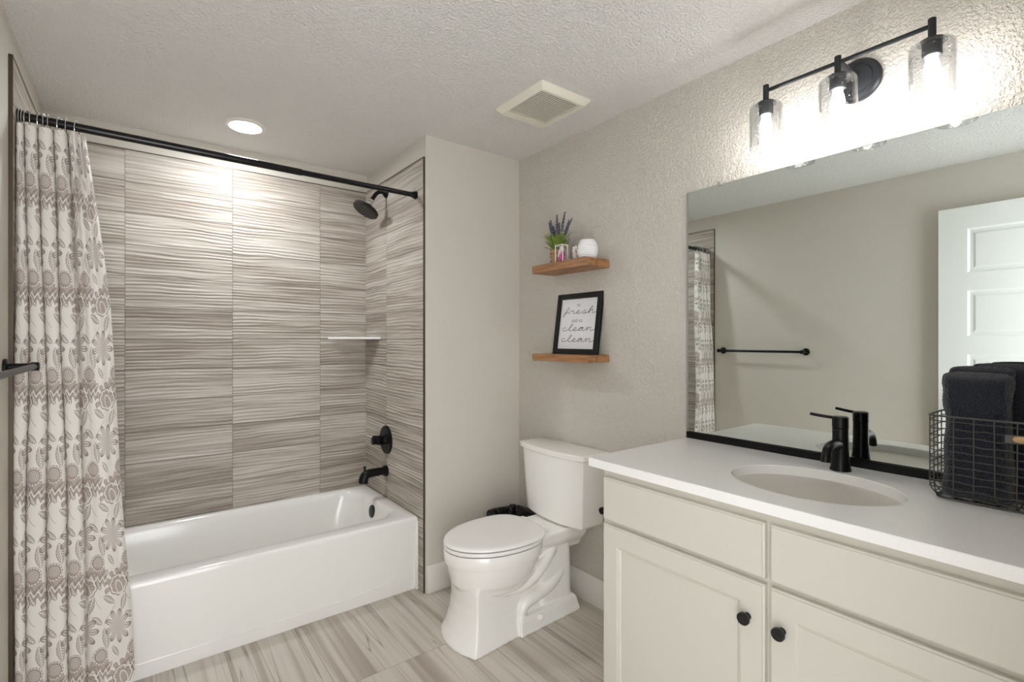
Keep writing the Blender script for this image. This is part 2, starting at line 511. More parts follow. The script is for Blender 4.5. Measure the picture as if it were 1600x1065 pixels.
ROOT = {}
def obj(name, bm, m, parent=None, label=None, angle=35.0, smooth=True, origin=None):
    """bm is in world coordinates; the parent's root position is taken off again"""
    bmesh.ops.recalc_face_normals(bm, faces=bm.faces)
    lim = math.radians(angle)
    for f in bm.faces: f.smooth = smooth
    for e in bm.edges:
        e.smooth = len(e.link_faces) == 2 and e.calc_face_angle(0.0) < lim
    off = Vector((0, 0, 0))
    if parent is not None: off = ROOT[parent.name]
    elif origin is not None: off = Vector(origin)
    for v in bm.verts: v.co -= off
    me = bpy.data.meshes.new(name); bm.to_mesh(me); bm.free()
    for mm in (m if isinstance(m, (list, tuple)) else [m]): me.materials.append(mm)
    o = bpy.data.objects.new(name, me); COL.objects.link(o)
    ROOT[o.name] = off
    if parent is not None: o.parent = parent
    else: o.location = off
    if label: o['label'] = label
    return o
def thing(name, label, cat, loc, group=None):
    o = bpy.data.objects.new(name, None); COL.objects.link(o)
    o.empty_display_size = 0.05
    o.location = loc; o['label'] = label; o['category'] = cat
    if group: o['group'] = group
    ROOT[o.name] = Vector(loc)
    return o
def tag(o, label, cat, group=None):
    o['label'] = label; o['category'] = cat
    if group: o['group'] = group
    return o
def struct(name, bm, m, label=None, parent=None, **k):
    o = obj(name, bm, m, parent, label, **k)
    if parent is None: o['kind'] = 'structure'
    return o
def B(): return bmesh.new()
def sbox(name, lo, hi, m, bevel=0.0, parent=None):
    b = B(); box(b, lo, hi, bevel); return struct(name, b, m, parent=parent)

# ------------------------------------------------------------------ the shell
TH = 0.12
sbox('floor', (XL - TH, YN - TH, -0.1), (XV + TH, YB + 0.14, 0.0), M_FLOOR)
sbox('ceiling', (XL - TH, YN - TH, HC), (XV + TH, YB + 0.14, HC + 0.1), M_CEIL)
sbox('wall_left', (XL - TH, YN - TH, 0), (XL, YB + 0.14, HC), M_WALLS)
sbox('wall_right', (XV, YN - TH, 0), (XV + TH, YR, HC), M_WALL)
sbox('wall_back', (XL, YB + 0.008, 0), (XW, YB + 0.14, HC), M_WALLS)
sbox('wall_return', (XW, YR, 0), (XV + TH, YB + 0.14, HC), M_WALLS)
DX0, DX1, DH = -0.27, 0.545, 2.07      # doorway behind the camera
b = B()
box(b, (XL, YN - TH, 0), (DX0, YN, HC)); box(b, (DX1, YN - TH, 0), (XV, YN, HC)); box(b, (DX0, YN - TH, DH), (DX1, YN, HC))
struct('wall_near', b, M_WALL)
# tile surround
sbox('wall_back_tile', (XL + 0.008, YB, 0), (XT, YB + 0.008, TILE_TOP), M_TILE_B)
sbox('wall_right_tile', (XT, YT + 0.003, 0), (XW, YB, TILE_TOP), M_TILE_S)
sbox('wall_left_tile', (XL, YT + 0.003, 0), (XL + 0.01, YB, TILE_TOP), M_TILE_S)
b = B()
box(b, (XT - 0.0012, YT, 0), (XW, YT + 0.0035, TILE_TOP + 0.003)); box(b, (XT - 0.0012, YT, TILE_TOP), (XW, YB, TILE_TOP + 0.0035))
struct('trim_1', b, M_BRONZE)
b = B()
box(b, (XL, YT, 0), (XL + 0.0112, YT + 0.0035, TILE_TOP + 0.003)); box(b, (XL, YT, TILE_TOP), (XL + 0.0112, YB, TILE_TOP + 0.0035))
struct('trim_2', b, M_BRONZE)
sbox('trim_3', (XL + 0.0112, YB - 0.0012, TILE_TOP), (XT - 0.0012, YB + 0.008, TILE_TOP + 0.0035), M_BRONZE)
# baseboards
def baseboard(name, lo, hi): sbox(name, lo, hi, M_TRIM, 0.004)
baseboard('baseboard_return', (XW + 0.004, YR - 0.014, 0), (XV, YR, 0.142))
baseboard('baseboard_right', (XV - 0.014, 1.152, 0), (XV, YR - 0.014, 0.142))
baseboard('baseboard_left', (XL, YN, 0), (XL + 0.014, YT - 0.004, 0.142))

# ------------------------------------------------------------------ open panel door against the left wall (seen in the mirror)
b = B()
dx0, dx1, dy0, dy1, dz0, dz1 = -0.284, -0.249, 0.012, 0.822, 0.012, 2.078
rows = [(0.235, 0.497), (0.596, 0.858), (0.957, 1.219), (1.324, 1.590), (1.692, 1.950)]
py0, py1 = dy0 + 0.13, 0.691
ys = [dy0, py0, py1, dy1]
zs = [dz0]
for r in rows: zs += list(r)
zs.append(dz1)
fr = [[b.verts.new((dx1, yy, zz)) for yy in ys] for zz in zs]
for i in range(len(zs) - 1):
    for j in range(3):
        if j == 1 and i % 2 == 1:
            c4 = [fr[i][1], fr[i][2], fr[i + 1][2], fr[i + 1][1]]
            def ins(c4, d, dx):
                q = [v.co for v in c4]
                lo = Vector((0, min(v.y for v in q) + d, min(v.z for v in q) + d)); hi = Vector((0, max(v.y for v in q) - d, max(v.z for v in q) - d))
                xx = q[0].x + dx
                n4 = [b.verts.new(p) for p in ((xx, lo.y, lo.z), (xx, hi.y, lo.z), (xx, hi.y, hi.z), (xx, lo.y, hi.z))]
                for k in range(4): b.faces.new((c4[k], c4[(k + 1) % 4], n4[(k + 1) % 4], n4[k]))
                return n4
            n4 = ins(c4, 0.010, -0.009); n4 = ins(n4, 0.014, 0.0); n4 = ins(n4, 0.012, 0.006)
            b.faces.new(n4)
        else: b.faces.new((fr[i][j], fr[i][j + 1], fr[i + 1][j + 1], fr[i + 1][j]))
bk = [b.verts.new(p) for p in ((dx0, dy0, dz0), (dx0, dy1, dz0), (dx0, dy1, dz1), (dx0, dy0, dz1))]
b.faces.new(bk)
b.faces.new([fr[0][0], fr[0][1], fr[0][2], fr[0][3], bk[1], bk[0]])
b.faces.new([fr[-1][0], fr[-1][1], fr[-1][2], fr[-1][3], bk[2], bk[3]])
b.faces.new([r[0] for r in fr] + [bk[3], bk[0]]); b.faces.new([r[3] for r in fr] + [bk[2], bk[1]])
door = struct('door_1', b, M_DOOR, smooth=False)
b = B()
lathe(b, (dx1, 0.752, 0.93), (1, 0, 0), [(0, 0.033), (0.008, 0.033), (0.010, 0.030), (0.012, 0.012), (0.045, 0.011)])
tube(b, [(dx1 + 0.043, 0.757, 0.93), (dx1 + 0.045, 0.72, 0.93), (dx1 + 0.042, 0.64, 0.93)], 0.009)
obj('door_handle', b, M_BLACK, door, 'matte black lever handle')

# ------------------------------------------------------------------ bathtub
TX0, TX1, TYF, TYB, TZ = XL + 0.011, XT - 0.001, 2.366, YB - 0.001, 0.380
t = thing('bathtub', 'white alcove bathtub with a plain apron below the tiled surround', 'bathtub', (0.44, 2.73, 0))
b = B(); K = 10
def tub_ring(ins_l, ins_r, ins_f, ins_b, r, z): return rr_ring(TX0 + ins_l, TX1 - ins_r, TYF + ins_f, TYB - ins_b, r, K, z)
rings = [
    rr_ring(TX0, TX1, TYF + 0.016, TYB, 0.006, K, 0.001),
    rr_ring(TX0, TX1, TYF + 0.0, TYB, 0.006, K, TZ - 0.022),
    rr_ring(TX0, TX1, TYF + 0.001, TYB, 0.008, K, TZ - 0.010),
    rr_ring(TX0 + 0.003, TX1 - 0.003, TYF + 0.006, TYB - 0.002, 0.010, K, TZ - 0.002),
    rr_ring(TX0 + 0.008, TX1 - 0.006, TYF + 0.014, TYB - 0.006, 0.012, K, TZ),
    tub_ring(0.060, 0.060, 0.085, 0.032, 0.10, TZ),
    tub_ring(0.068, 0.068, 0.093, 0.040, 0.11, TZ - 0.003),
    tub_ring(0.076, 0.075, 0.099, 0.047, 0.12, TZ - 0.012),
    tub_ring(0.092, 0.082, 0.104, 0.053, 0.13, TZ - 0.04),
    tub_ring(0.20, 0.110, 0.125, 0.075, 0.16, TZ - 0.20),
    tub_ring(0.27, 0.135, 0.145, 0.095, 0.18, TZ - 0.28),
    tub_ring(0.34, 0.19, 0.19, 0.14, 0.17, TZ - 0.315),
    tub_ring(0.48, 0.36, 0.28, 0.24, 0.12, TZ - 0.322),
]
quad_loft(b, rings)
obj('tub_shell', b, M_ACRYL, t, angle=50)
b = B()
cre = catmull([(-0.20, 2.379, 0.062), (0.02, 2.379, 0.061), (0.31, 2.379, 0.058), (0.60, 2.379, 0.054), (0.77, 2.379, 0.055), (0.93, 2.378, 0.066), (1.085, 2.377, 0.088)], 6)
tube(b, cre, [0.0034] * (len(cre) - 3) + [0.0026, 0.0016, 0.0006], 8)
obj('apron_ridge', b, M_ACRYL, t)
b = B()
box(b, (TX1 - 0.012, TYF - 0.0015, 0.001), (TX1 + 0.0004, TYF + 0.022, TZ - 0.02), 0.002)
obj('apron_end_flange', b, M_ACRYL, t)
b = B()
lathe(b, (1.117, 2.776, 0.312), (-1, 0, 0.12), [(-0.02, 0.034), (0.012, 0.036), (0.016, 0.034), (0.017, 0.02), (0.018, 0.0)], 28)
obj('overflow_plate', b, M_BLACK, t, 'black round overflow cover')
b = B()
lathe(b, (0.90, 2.74, TZ - 0.322), (0, 0, 1), [(0, 0.036), (0.004, 0.034), (0.012, 0.02), (0.014, 0.0)], 24)
obj('drain_stopper', b, M_BLACK, t, 'black drain stopper')

# tub spout
t = thing('tub_spout', 'matte black tub spout on the tiled end wall above the bathtub', 'tub spout', (XT, 2.776, 0.534))
b = B(); lathe(b, (XT, 2.776, 0.534), (-1, 0, 0), [(0, 0.032), (0.014, 0.032), (0.018, 0.029), (0.02, 0.02)])
obj('flange', b, M_BLACK, t)
b = B()
pts = catmull([(1.178, 2.776, 0.536), (1.13, 2.776, 0.5355), (1.09, 2.776, 0.534), (1.068, 2.776, 0.526), (1.057, 2.776, 0.508), (1.055, 2.776, 0.486)], 6)
tube(b, pts, [0.0225 + 0.004 * min(1, i / 18) for i in range(len(pts))], 20)
obj('spout_body', b, M_BLACK, t)
b = B(); cyl(b, (1.065, 2.776, 0.545), (1.063, 2.776, 0.574), 0.006); cyl(b, (1.063, 2.776, 0.572), (1.063, 2.776, 0.579), 0.008)
obj('diverter_knob', b, M_BLACK, t)

# shower valve
t = thing('shower_valve', 'matte black round shower valve trim with a cylinder handle on the tiled end wall', 'shower valve', (XT, 2.776, 0.716))
b = B(); lathe(b, (XT, 2.776, 0.716), (-1, 0, 0), [(0, 0.084), (0.006, 0.083), (0.010, 0.078), (0.011, 0.03), (0.03, 0.027)], 40)
obj('escutcheon', b, M_BLACK, t)
b = B(); lathe(b, (XT - 0.028, 2.776, 0.718), (-1, 0, 0), [(0, 0.026), (0.004, 0.028), (0.026, 0.028), (0.028, 0.024), (0.034, 0.024), (0.036, 0.0225), (0.058, 0.0225), (0.060, 0.019)], 28)
obj('valve_handle', b, M_BLACK, t)
b = B(); box(b, (XT - 0.086, 2.771, 0.735), (XT - 0.060, 2.781, 0.748), 0.003)
obj('handle_tab', b, M_BLACK, t)

# shower head
t = thing('showerhead', 'black round shower head on a short bent arm high on the tiled wall', 'shower head', (XT, 2.776, 2.165))
b = B(); lathe(b, (XT, 2.776, 2.165), (-1, 0, 0), [(0, 0.030), (0.006, 0.029), (0.022, 0.013), (0.024, 0.011)])
obj('arm_flange', b, M_BLACK, t)
b = B()
pts = catmull([(1.188, 2.776, 2.165), (1.16, 2.776, 2.166), (1.137, 2.776, 2.155), (1.118, 2.776, 2.130), (1.106, 2.776, 2.110)], 6)
tube(b, pts, 0.0115, 14)
obj('shower_arm', b, M_BLACK, t)
hd = Vector((-0.50, 0, -0.87)).normalized()
p0 = Vector((1.108, 2.776, 2.114))
b = B(); lathe(b, p0, hd, [(0, 0.0105), (0.008, 0.0105), (0.010, 0.016), (0.022, 0.017), (0.024, 0.013), (0.03, 0.013), (0.032, 0.018), (0.040, 0.016)], 20)
obj('swivel_nut', b, M_CHROME, t, 'chrome swivel nut')
p1 = p0 + hd * 0.040
b = B(); lathe(b, p1, hd, [(0, 0.017), (0.010, 0.026), (0.020, 0.055), (0.026, 0.070), (0.030, 0.0745), (0.044, 0.0745), (0.048, 0.071), (0.049, 0.0)], 36)
hb = obj('spray_head', b, M_BLACKSAT, t)
b = B()
u, w = frame_of(hd)
fc = p1 + hd * 0.0488
for r, n in ((0.0, 1), (0.016, 6), (0.032, 10), (0.048, 16), (0.062, 20)):
    for i in range(n):
        q = fc + u * (r * math.cos(2 * PI * i / n)) + w * (r * math.sin(2 * PI * i / n))
        cyl(b, q - hd * 0.001, q + hd * 0.0022, 0.0032 if r not in (0.032,) else 0.005, 0.002, 8)
obj('nozzles', b, M_DOT, hb, 'grey rubber spray nozzles')

# corner shelf
b = B()
pr = []
a = 0.238
for zz, g in ((1.306, 0.004), (1.3085, 0.0), (1.3165, 0.0), (1.319, 0.004)):
    pr.append([V(XT, YB, zz), V(XT - a + g, YB, zz), V(XT - a + 0.012 + g, YB - 0.012, zz), V(XT - 0.012, YB - a + 0.012 + g, zz), V(XT, YB - a + g, zz)])
quad_loft(b, pr)
o = obj('corner_shelf', b, M_QUARTZ, smooth=False, origin=(XT, YB, 1.306))
tag(o, 'thin white triangular shelf set in the tiled corner above the tub', 'shelf')

# ------------------------------------------------------------------ curtain rod, rings and curtain
ROD_Y, ROD_Z0, ROD_Z1 = 2.395, 2.073, 2.064
t = thing('curtain_rod', 'black shower curtain rod spanning the tub alcove wall to wall', 'curtain rod', (0.44, ROD_Y, 2.068))
def rod_z(xx): return ROD_Z0 + (ROD_Z1 - ROD_Z0) * (xx - XL) / (XT - XL)
b = B(); cyl(b, (XL + 0.014, ROD_Y, rod_z(XL)), (0.62, ROD_Y, rod_z(0.62)), 0.0150, n=20)
obj('outer_tube', b, M_RODBLK, t)
b = B(); cyl(b, (0.62, ROD_Y, rod_z(0.62)), (XT - 0.004, ROD_Y, rod_z(XT)), 0.0128, n=20)
obj('inner_tube', b, M_RODBLK, t)
for xx, d in ((XL + 0.010, 1), (XT, -1)):
    b = B(); lathe(b, (xx, ROD_Y, rod_z(xx)), (d, 0, 0), [(0, 0.021), (0.006, 0.021), (0.009, 0.018), (0.022, 0.0165)], 24)
    obj('end_cap', b, M_BLACK, t)
def rx(px, yy=ROD_Y):
    """x on the rod where the photo shows a ring (pixel column on the ray through the plane y)"""
    s, c = math.sin(YAW), math.cos(YAW); r = (px - 800) / FPX
    return yy * (s + r * c) / (c - r * s)
ORD = ['nearest the left wall', 'second from the left wall', 'third from the left wall', 'fourth from the left wall', 'fifth from the left wall', 'sixth from the left wall',
       'seventh from the left wall', 'eighth from the left wall', 'ninth from the left wall', 'outermost, above the open curtain edge']
RING_PX = (30, 35.5, 41.5, 46.5, 62.5, 68, 76.5, 93, 103, 120)
proto = None
for i, px in enumerate(RING_PX):
    xx = rx(px); zz = rod_z(xx)
    lab = 'chrome curtain ring on the black rod, ' + ORD[i]
    if proto is None:
        t = thing('curtain_ring', lab, 'curtain ring', (xx, ROD_Y, zz), 'chrome curtain rings on the rod')
        b = B()
        pts = [V(xx, ROD_Y + 0.024 * math.sin(a), zz - 0.009 + 0.029 * math.cos(a)) for a in [math.radians(d) for d in range(-170, 171, 10)]]
        tube(b, pts, 0.0016, 8)
        obj('wire_loop', b, M_CHROME, t)
        b = B()
        for k in range(4): ellipsoid(b, (xx, ROD_Y + 0.020 * math.sin(-0.55 + 0.36 * k), zz + 0.0225 * math.cos(-0.55 + 0.36 * k)), (0.0036, 0.0036, 0.0036), 10, 6)
        obj('roller_balls', b, M_CHROME, t)
        proto = t
    else:
        c = proto.copy(); COL.objects.link(c); c.location = (xx, ROD_Y, zz); c['label'] = lab
        c.rotation_euler = (0, 0, random.uniform(-0.25, 0.25))
        for ch in proto.children:
            d = ch.copy(); COL.objects.link(d); d.parent = c

# curtain: rows of a pleated plan curve, lobe limits follow the photo at six heights
ROWS = [  # z, lobe limits in x (last = free edge)
    (2.030, [-0.308, -0.288, -0.256, -0.218, -0.180, -0.128]),
    (1.760, [-0.309, -0.282, -0.247, -0.206, -0.168, -0.097]),
    (1.420, [-0.310, -0.278, -0.236, -0.196, -0.150, -0.060]),
    (1.060, [-0.310, -0.274, -0.230, -0.186, -0.140, -0.038]),
    (0.700, [-0.310, -0.278, -0.228, -0.178, -0.135, -0.024]),
    (0.380, [-0.310, -0.280, -0.226, -0.174, -0.128, -0.006]),
    (0.055, [-0.310, -0.282, -0.226, -0.170, -0.122, 0.012]),
]
def lims(z):
    for (za, A), (zb, Bb) in zip(ROWS, ROWS[1:]):
        if z >= zb:
            k = (za - z) / (za - zb); k = max(0, min(1, k))
            return [p + (q - p) * k for p, q in zip(A, Bb)]
    return ROWS[-1][1]
ZT, ZB = 2.036, 0.055
NR, NL = 150, 22
b = B(); uvl = b.loops.layers.uv.new('UVMap')
grid = []
for i in range(NR + 1):
    z = ZT + (ZB - ZT) * i / NR
    f = i / NR
    L = lims(z)
    yb, yf = 2.388 - 0.052 * min(1, f * 1.8), 2.352 - 0.050 * min(1, f * 1.8)      # valley / crest depth: hangs outside the tub
    row = []
    for k in range(5):
        x0, x1 = L[k], L[k + 1]
        for j in range(NL + (1 if k == 4 else 0)):
            s = j / NL
            if k < 4:
                # full round lobe, slightly undercut at the valleys
                xx = x0 + (x1 - x0) * (s - 0.10 * math.sin(2 * PI * s))
                yy = yb - (yb - yf) * (math.sin(PI * s) ** 0.55 if 0 < s < 1 else 0)
                yy += 0.004 * math.sin(9 * z + k * 2.1)
                uu = 0.152 * k + 0.02 + 0.110 * s
            else:
                e = min(1.0, s / 0.22)
                front = yf - 0.006 + 0.010 * math.sin(3.0 * s + 2.2 * z)
                yy = yb + (front - yb) * math.sin(e * PI / 2)
                yy += 0.012 * (1 - f) * math.sin(s * 2 * PI * 2.0) * (1 if s > 0.2 else 0)
                yy += 0.020 * max(0, (s - 0.85) / 0.15) ** 2
                xx = x0 + (x1 - x0) * s
                if s < 0.22: xx += 0.006 * math.sin(PI * s / 0.22) * (-1) * f
                uu = 0.608 + 0.215 * s
            xx += 0.0025 * math.sin(5.0 * z + k * 1.3 + s)
            row.append((b.verts.new((xx, yy, z + (0.004 * math.sin(xx * 40) if i == NR else 0))), (uu, z)))
    grid.append(row)
for r0, r1 in zip(grid, grid[1:]):
    for i in range(len(r0) - 1):
        q = (r0[i], r0[i + 1], r1[i + 1], r1[i])
        fc = b.faces.new([a[0] for a in q])
        for lp, a in zip(fc.loops, q): lp[uvl].uv = a[1]
t = thing('shower_curtain', 'off-white shower curtain with taupe floral print, bunched beside the left wall', 'shower curtain', (-0.2, 2.33, ZB))
o = obj('curtain_cloth', b, M_CURT, t, angle=180)
md = o.modifiers.new('thickness', 'SOLIDIFY'); md.thickness = 0.0012; md.offset = 0
# ------------------------------------------------------------------ towel bar on the left wall
t = thing('towel_bar', 'black towel bar on the left wall beside the curtain', 'towel bar', (XL, 1.91, 1.215))
for yy in (1.590, 2.230):
    b = B(); lathe(b, (XL, yy, 1.215), (1, 0, 0), [(0, 0.026), (0.008, 0.026), (0.010, 0.023), (0.012, 0.011), (0.062, 0.011), (0.064, 0.014), (0.082, 0.014), (0.084, 0.011)], 24)
    obj('mounting_post', b, M_BLACK, t)
b = B(); cyl(b, (XL + 0.071, 1.590, 1.215), (XL + 0.071, 2.236, 1.215), 0.0095, n=18)
obj('bar', b, M_BLACK, t)

# ------------------------------------------------------------------ recessed ceiling light
LX, LY = 0.447, 2.735
t = thing('recessed_light', 'round white recessed ceiling light above the bathtub, switched on', 'ceiling light', (LX, LY, HC))
b = B(); lathe(b, (LX, LY, HC), (0, 0, -1), [(0, 0.092), (0.004, 0.092), (0.010, 0.086), (0.012, 0.072), (0.008, 0.066)], 48, cap1=False)
obj('trim_ring', b, M_TRIM, t)
b = B(); lathe(b, (LX, LY, HC - 0.004), (0, 0, -1), [(-0.003, 0.066), (0.0035, 0.066), (0.0042, 0.064), (0.0046, 0.035), (0.0048, 0.0)], 40)
obj('lens', b, M_LED, t, 'glowing white lens')

# ------------------------------------------------------------------ exhaust fan grille
VX0, VX1, VY0, VY1 = 1.320, 1.608, 1.525, 1.852
t = thing('exhaust_fan_cover', 'ivory slatted exhaust fan cover on the ceiling', 'ceiling vent', ((VX0 + VX1) / 2, (VY0 + VY1) / 2, HC))
b = B()
def gr(i, z): return rr_ring(VX0 + i, VX1 - i, VY0 + i, VY1 - i, max(0.012 - i * 0.1, 0.003), 5, z)
ox0, ox1, oy0, oy1 = VX0 + 0.024, VX1 - 0.040, VY0 + 0.028, VY1 - 0.066
rings = [gr(0, HC), gr(0, HC - 0.006), gr(0.004, HC - 0.011), gr(0.018, HC - 0.025), gr(0.020, HC - 0.0265)]
rings.append(rr_ring(ox0, ox1, oy0, oy1, 0.003, 5, HC - 0.0265)); rings.append(rr_ring(ox0, ox1, oy0, oy1, 0.003, 5, HC - 0.014))
quad_loft(b, rings, cap0=True, cap1=False)
fr_ = obj('grille_frame', b, M_GRILLE, t, angle=25)
b = B(); box(b, (ox0 - 0.002, oy0 - 0.002, HC - 0.0145), (ox1 + 0.002, oy1 + 0.002, HC - 0.0115))  # near-black sheet paints the cavity shade; the ceiling is not cut
obj('shade_backing', b, M_SLOT_SHADE, t, 'dark sheet painting the shade behind the slats')
NS = 20
for i in range(NS):
    yy = oy0 + (oy1 - oy0) * (i + 0.5) / NS
    b = B(); rot = Matrix.Translation((0, yy, HC - 0.021)) @ Matrix.Rotation(math.radians(0), 4, 'X')
    box(b, (ox0, -0.0030, -0.0050), (ox1, 0.0030, -0.0034), 0.0004, 1, rot)
    obj('slat', b, M_GRILLE, t)

# ------------------------------------------------------------------ toilet
TYC = 1.840
t = thing('toilet', 'white two-piece toilet with closed lid between the alcove wall and vanity', 'toilet', (1.44, TYC, 0))
def fx(f): return XV - f                                            # f = distance from the wall
def plan(f0, f1, hw, z, n=48, pb=2.6, pf=2.0, split=0.42):
    """elongated bowl outline: squarish rear, long round front"""
    fc = f0 + (f1 - f0) * split; out = []
    for i in range(n):
        a = 2 * PI * i / n; c, s = math.cos(a), math.sin(a)
        if c >= 0: f = fc + (f1 - fc) * abs(c) ** (2 / pf); y = hw * math.copysign(abs(s) ** (2 / pf), s)
        else: f = fc - (fc - f0) * abs(c) ** (2 / pb); y = hw * math.copysign(abs(s) ** (2 / pb), s)
        out.append(V(fx(f), TYC + y, z))
    return out
def sect(f0, f1, hb, hf, z, bow=0.03, r=0.012, k=6):
    """pedestal section: rear half-width hb, front half-width hf, bowed front face"""
    P = [(f0, -hb), (f0, hb)]
    side = [(f0 + (f1 - f0) * q, hb + (hf - hb) * q) for q in (0.25, 0.5, 0.75, 1.0)]
    fr = [(f1 + bow * (1 - (y / hf) ** 2), y) for y in [hf * q for q in (0.97, 0.75, 0.5, 0.25, 0, -0.25, -0.5, -0.75, -0.97)]]
    pts = [(f0, hb)] + side + fr + [(f, -y) for f, y in reversed(side)] + [(f0, -hb)]
    return [V(fx(f), TYC + y, z) for f, y in pts]
b = B()
# bowl body under the rim band
quad_loft(b, [plan(0.306, 0.735, 0.174, 0.3985), plan(0.306, 0.736, 0.174, 0.352), plan(0.306, 0.736, 0.174, 0.344), plan(0.315, 0.730, 0.169, 0.308),
              plan(0.334, 0.717, 0.154, 0.256), plan(0.370, 0.688, 0.129, 0.217), plan(0.43, 0.65, 0.095, 0.188)])
# rear deck that carries the tank
rk = [rr_ring(fx(0.36), fx(0.02), TYC - h, TYC + h, 0.03, 6, z) for h, z in ((0.075, 0.290), (0.088, 0.315), (0.112, 0.345), (0.122, 0.362), (0.124, 0.400), (0.118, 0.408))]
quad_loft(b, rk)
# pedestal
quad_loft(b, [sect(0.10, 0.702, 0.095, 0.147, 0.0, 0.040), sect(0.10, 0.700, 0.095, 0.145, 0.012, 0.039), sect(0.10, 0.686, 0.080, 0.130, 0.055, 0.034), sect(0.115, 0.674, 0.076, 0.117, 0.11, 0.029),
              sect(0.12, 0.668, 0.074, 0.110, 0.17, 0.026), sect(0.12, 0.668, 0.074, 0.108, 0.235, 0.026), sect(0.12, 0.655, 0.074, 0.104, 0.29, 0.02)])
# rear column
quad_loft(b, [rr_ring(fx(0.335), fx(0.10), TYC - h, TYC + h, 0.05, 6, z) for h, z in ((0.108, 0.0), (0.104, 0.10), (0.100, 0.25), (0.096, 0.335))])
# foot flange
quad_loft(b, [sect(0.085, 0.46, 0.128, 0.142, 0.0, 0.0), sect(0.085, 0.46, 0.128, 0.141, 0.008, 0.0), sect(0.098, 0.455, 0.116, 0.136, 0.062, 0.0), sect(0.104, 0.452, 0.108, 0.128, 0.075, 0.0)])
for sgn in (-1, 1):
    # trapway relief: down from the deck, forward under the bowl
    pts = catmull([(fx(0.185), TYC + sgn * 0.060, 0.330), (fx(0.255), TYC + sgn * 0.092, 0.302), (fx(0.315), TYC + sgn * 0.104, 0.262), (fx(0.385), TYC + sgn * 0.108, 0.219), (fx(0.46), TYC + sgn * 0.105, 0.198), (fx(0.545), TYC + sgn * 0.094, 0.198), (fx(0.61), TYC + sgn * 0.070, 0.210)], 8)
    n = len(pts); tube(b, pts, [0.010 + 0.017 * math.sin(PI * min(1, i / n * 1.25 + 0.12)) ** 0.7 if i / n < 0.70 else 0.010 + 0.017 * math.sin(PI * min(1, 0.70 * 1.25 + 0.12)) ** 0.7 for i in range(n)], 16)
    pts = catmull([(fx(0.135), TYC + sgn * 0.062, 0.235), (fx(0.20), TYC + sgn * 0.080, 0.190), (fx(0.26), TYC + sgn * 0.090, 0.158), (fx(0.335), TYC + sgn * 0.096, 0.140), (fx(0.395), TYC + sgn * 0.102, 0.130), (fx(0.425), TYC + sgn * 0.104, 0.105), (fx(0.428), TYC + sgn * 0.104, 0.06)], 8)
    tube(b, pts, [0.030 - 0.010 * max(0, (i / len(pts) - 0.6) / 0.4) for i in range(len(pts))], 16)
bowl = obj('bowl', b, M_CERAMIC, t)
md = bowl.modifiers.new('fuse', 'REMESH'); md.mode = 'VOXEL'; md.voxel_size = 0.0030; md.use_smooth_shade = True
md = bowl.modifiers.new('soften', 'SMOOTH'); md.factor = 0.5; md.iterations = 20
b = B()
quad_loft(b, [plan(0.297, 0.7455, 0.1835, 0.3985), plan(0.295, 0.7475, 0.1855, 0.394), plan(0.295, 0.7475, 0.1855, 0.350), plan(0.297, 0.7455, 0.1835, 0.3455), plan(0.33, 0.72, 0.16, 0.3455)], cap0=False, cap1=False)
quad_loft(b, [plan(0.297, 0.7455, 0.1835, 0.3985), plan(0.33, 0.72, 0.155, 0.3985)], cap0=False, cap1=True)
obj('bowl_rim', b, M_CERAMIC, t)
for sgn in (-1, 1):
    b = B(); lathe(b, (fx(0.345), TYC + sgn * 0.131, 0.052), (0, sgn, 0.35), [(-0.01, 0.013), (0.006, 0.0135), (0.012, 0.011), (0.015, 0.006), (0.0155, 0.0)], 18)
    obj('bolt_cap', b, M_CERAMIC, t)
b = B()
quad_loft(b, [plan(0.292, 0.745, 0.184, 0.4030), plan(0.290, 0.748, 0.187, 0.4055), plan(0.290, 0.748, 0.187, 0.414), plan(0.292, 0.745, 0.184, 0.418)])
obj('seat', b, M_SEAT, t)
b = B()
quad_loft(b, [plan(0.288, 0.743, 0.182, 0.4228, pb=3), plan(0.285, 0.749, 0.188, 0.4250, pb=3), plan(0.285, 0.748, 0.187, 0.431, pb=3), plan(0.290, 0.742, 0.181, 0.4355, pb=3),
              plan(0.300, 0.728, 0.168, 0.4375, pb=3), plan(0.330, 0.690, 0.142, 0.4385, pb=3), plan(0.36, 0.64, 0.10, 0.4395, pb=3), plan(0.42, 0.56, 0.05, 0.440, pb=3)])
obj('lid', b, M_SEAT, t, angle=60)
b = B()
quad_loft(b, [plan(0.30, 0.735, 0.172, 0.3985), plan(0.30, 0.735, 0.172, 0.4225)])  # dark slab fills the gaps around the seat and paints their shade
obj('gap_shade', b, M_GASKET_SHADE, t, 'dark slab painting the shade between lid and seat')
for sgn in (-1, 1):
    b = B(); box(b, (fx(0.305), TYC + sgn * 0.075 - 0.022, 0.404), (fx(0.262), TYC + sgn * 0.075 + 0.022, 0.430), 0.008, 3)
    obj('hinge', b, M_SEAT, t)
def tank_ring(hw, f0, f1, z, bow, n=12):
    out = []
    pts = [(f0, -hw), (f0, hw)]
    for k in range(n + 1):
        q = 1 - 2 * k / n
        pts.append((f1 + bow * (1 - q * q), hw * q))
    # soft front corners
    res = [pts[0], pts[1]]
    fa = pts[2:]
    e = 0.016
    res += [(fa[0][0] - e, hw), (fa[0][0] - e * 0.3, hw - e * 0.12)]
    res += [(fa[0][0] + e * 0.0 + bow * 0.08, hw - e * 0.7)] + fa[1:-1] + [(fa[-1][0] + bow * 0.08, -hw + e * 0.7)]
    res += [(fa[-1][0] - e * 0.3, -hw + e * 0.12), (fa[-1][0] - e, -hw)]
    return [V(fx(f), TYC + y, z) for f, y in res]
b = B()
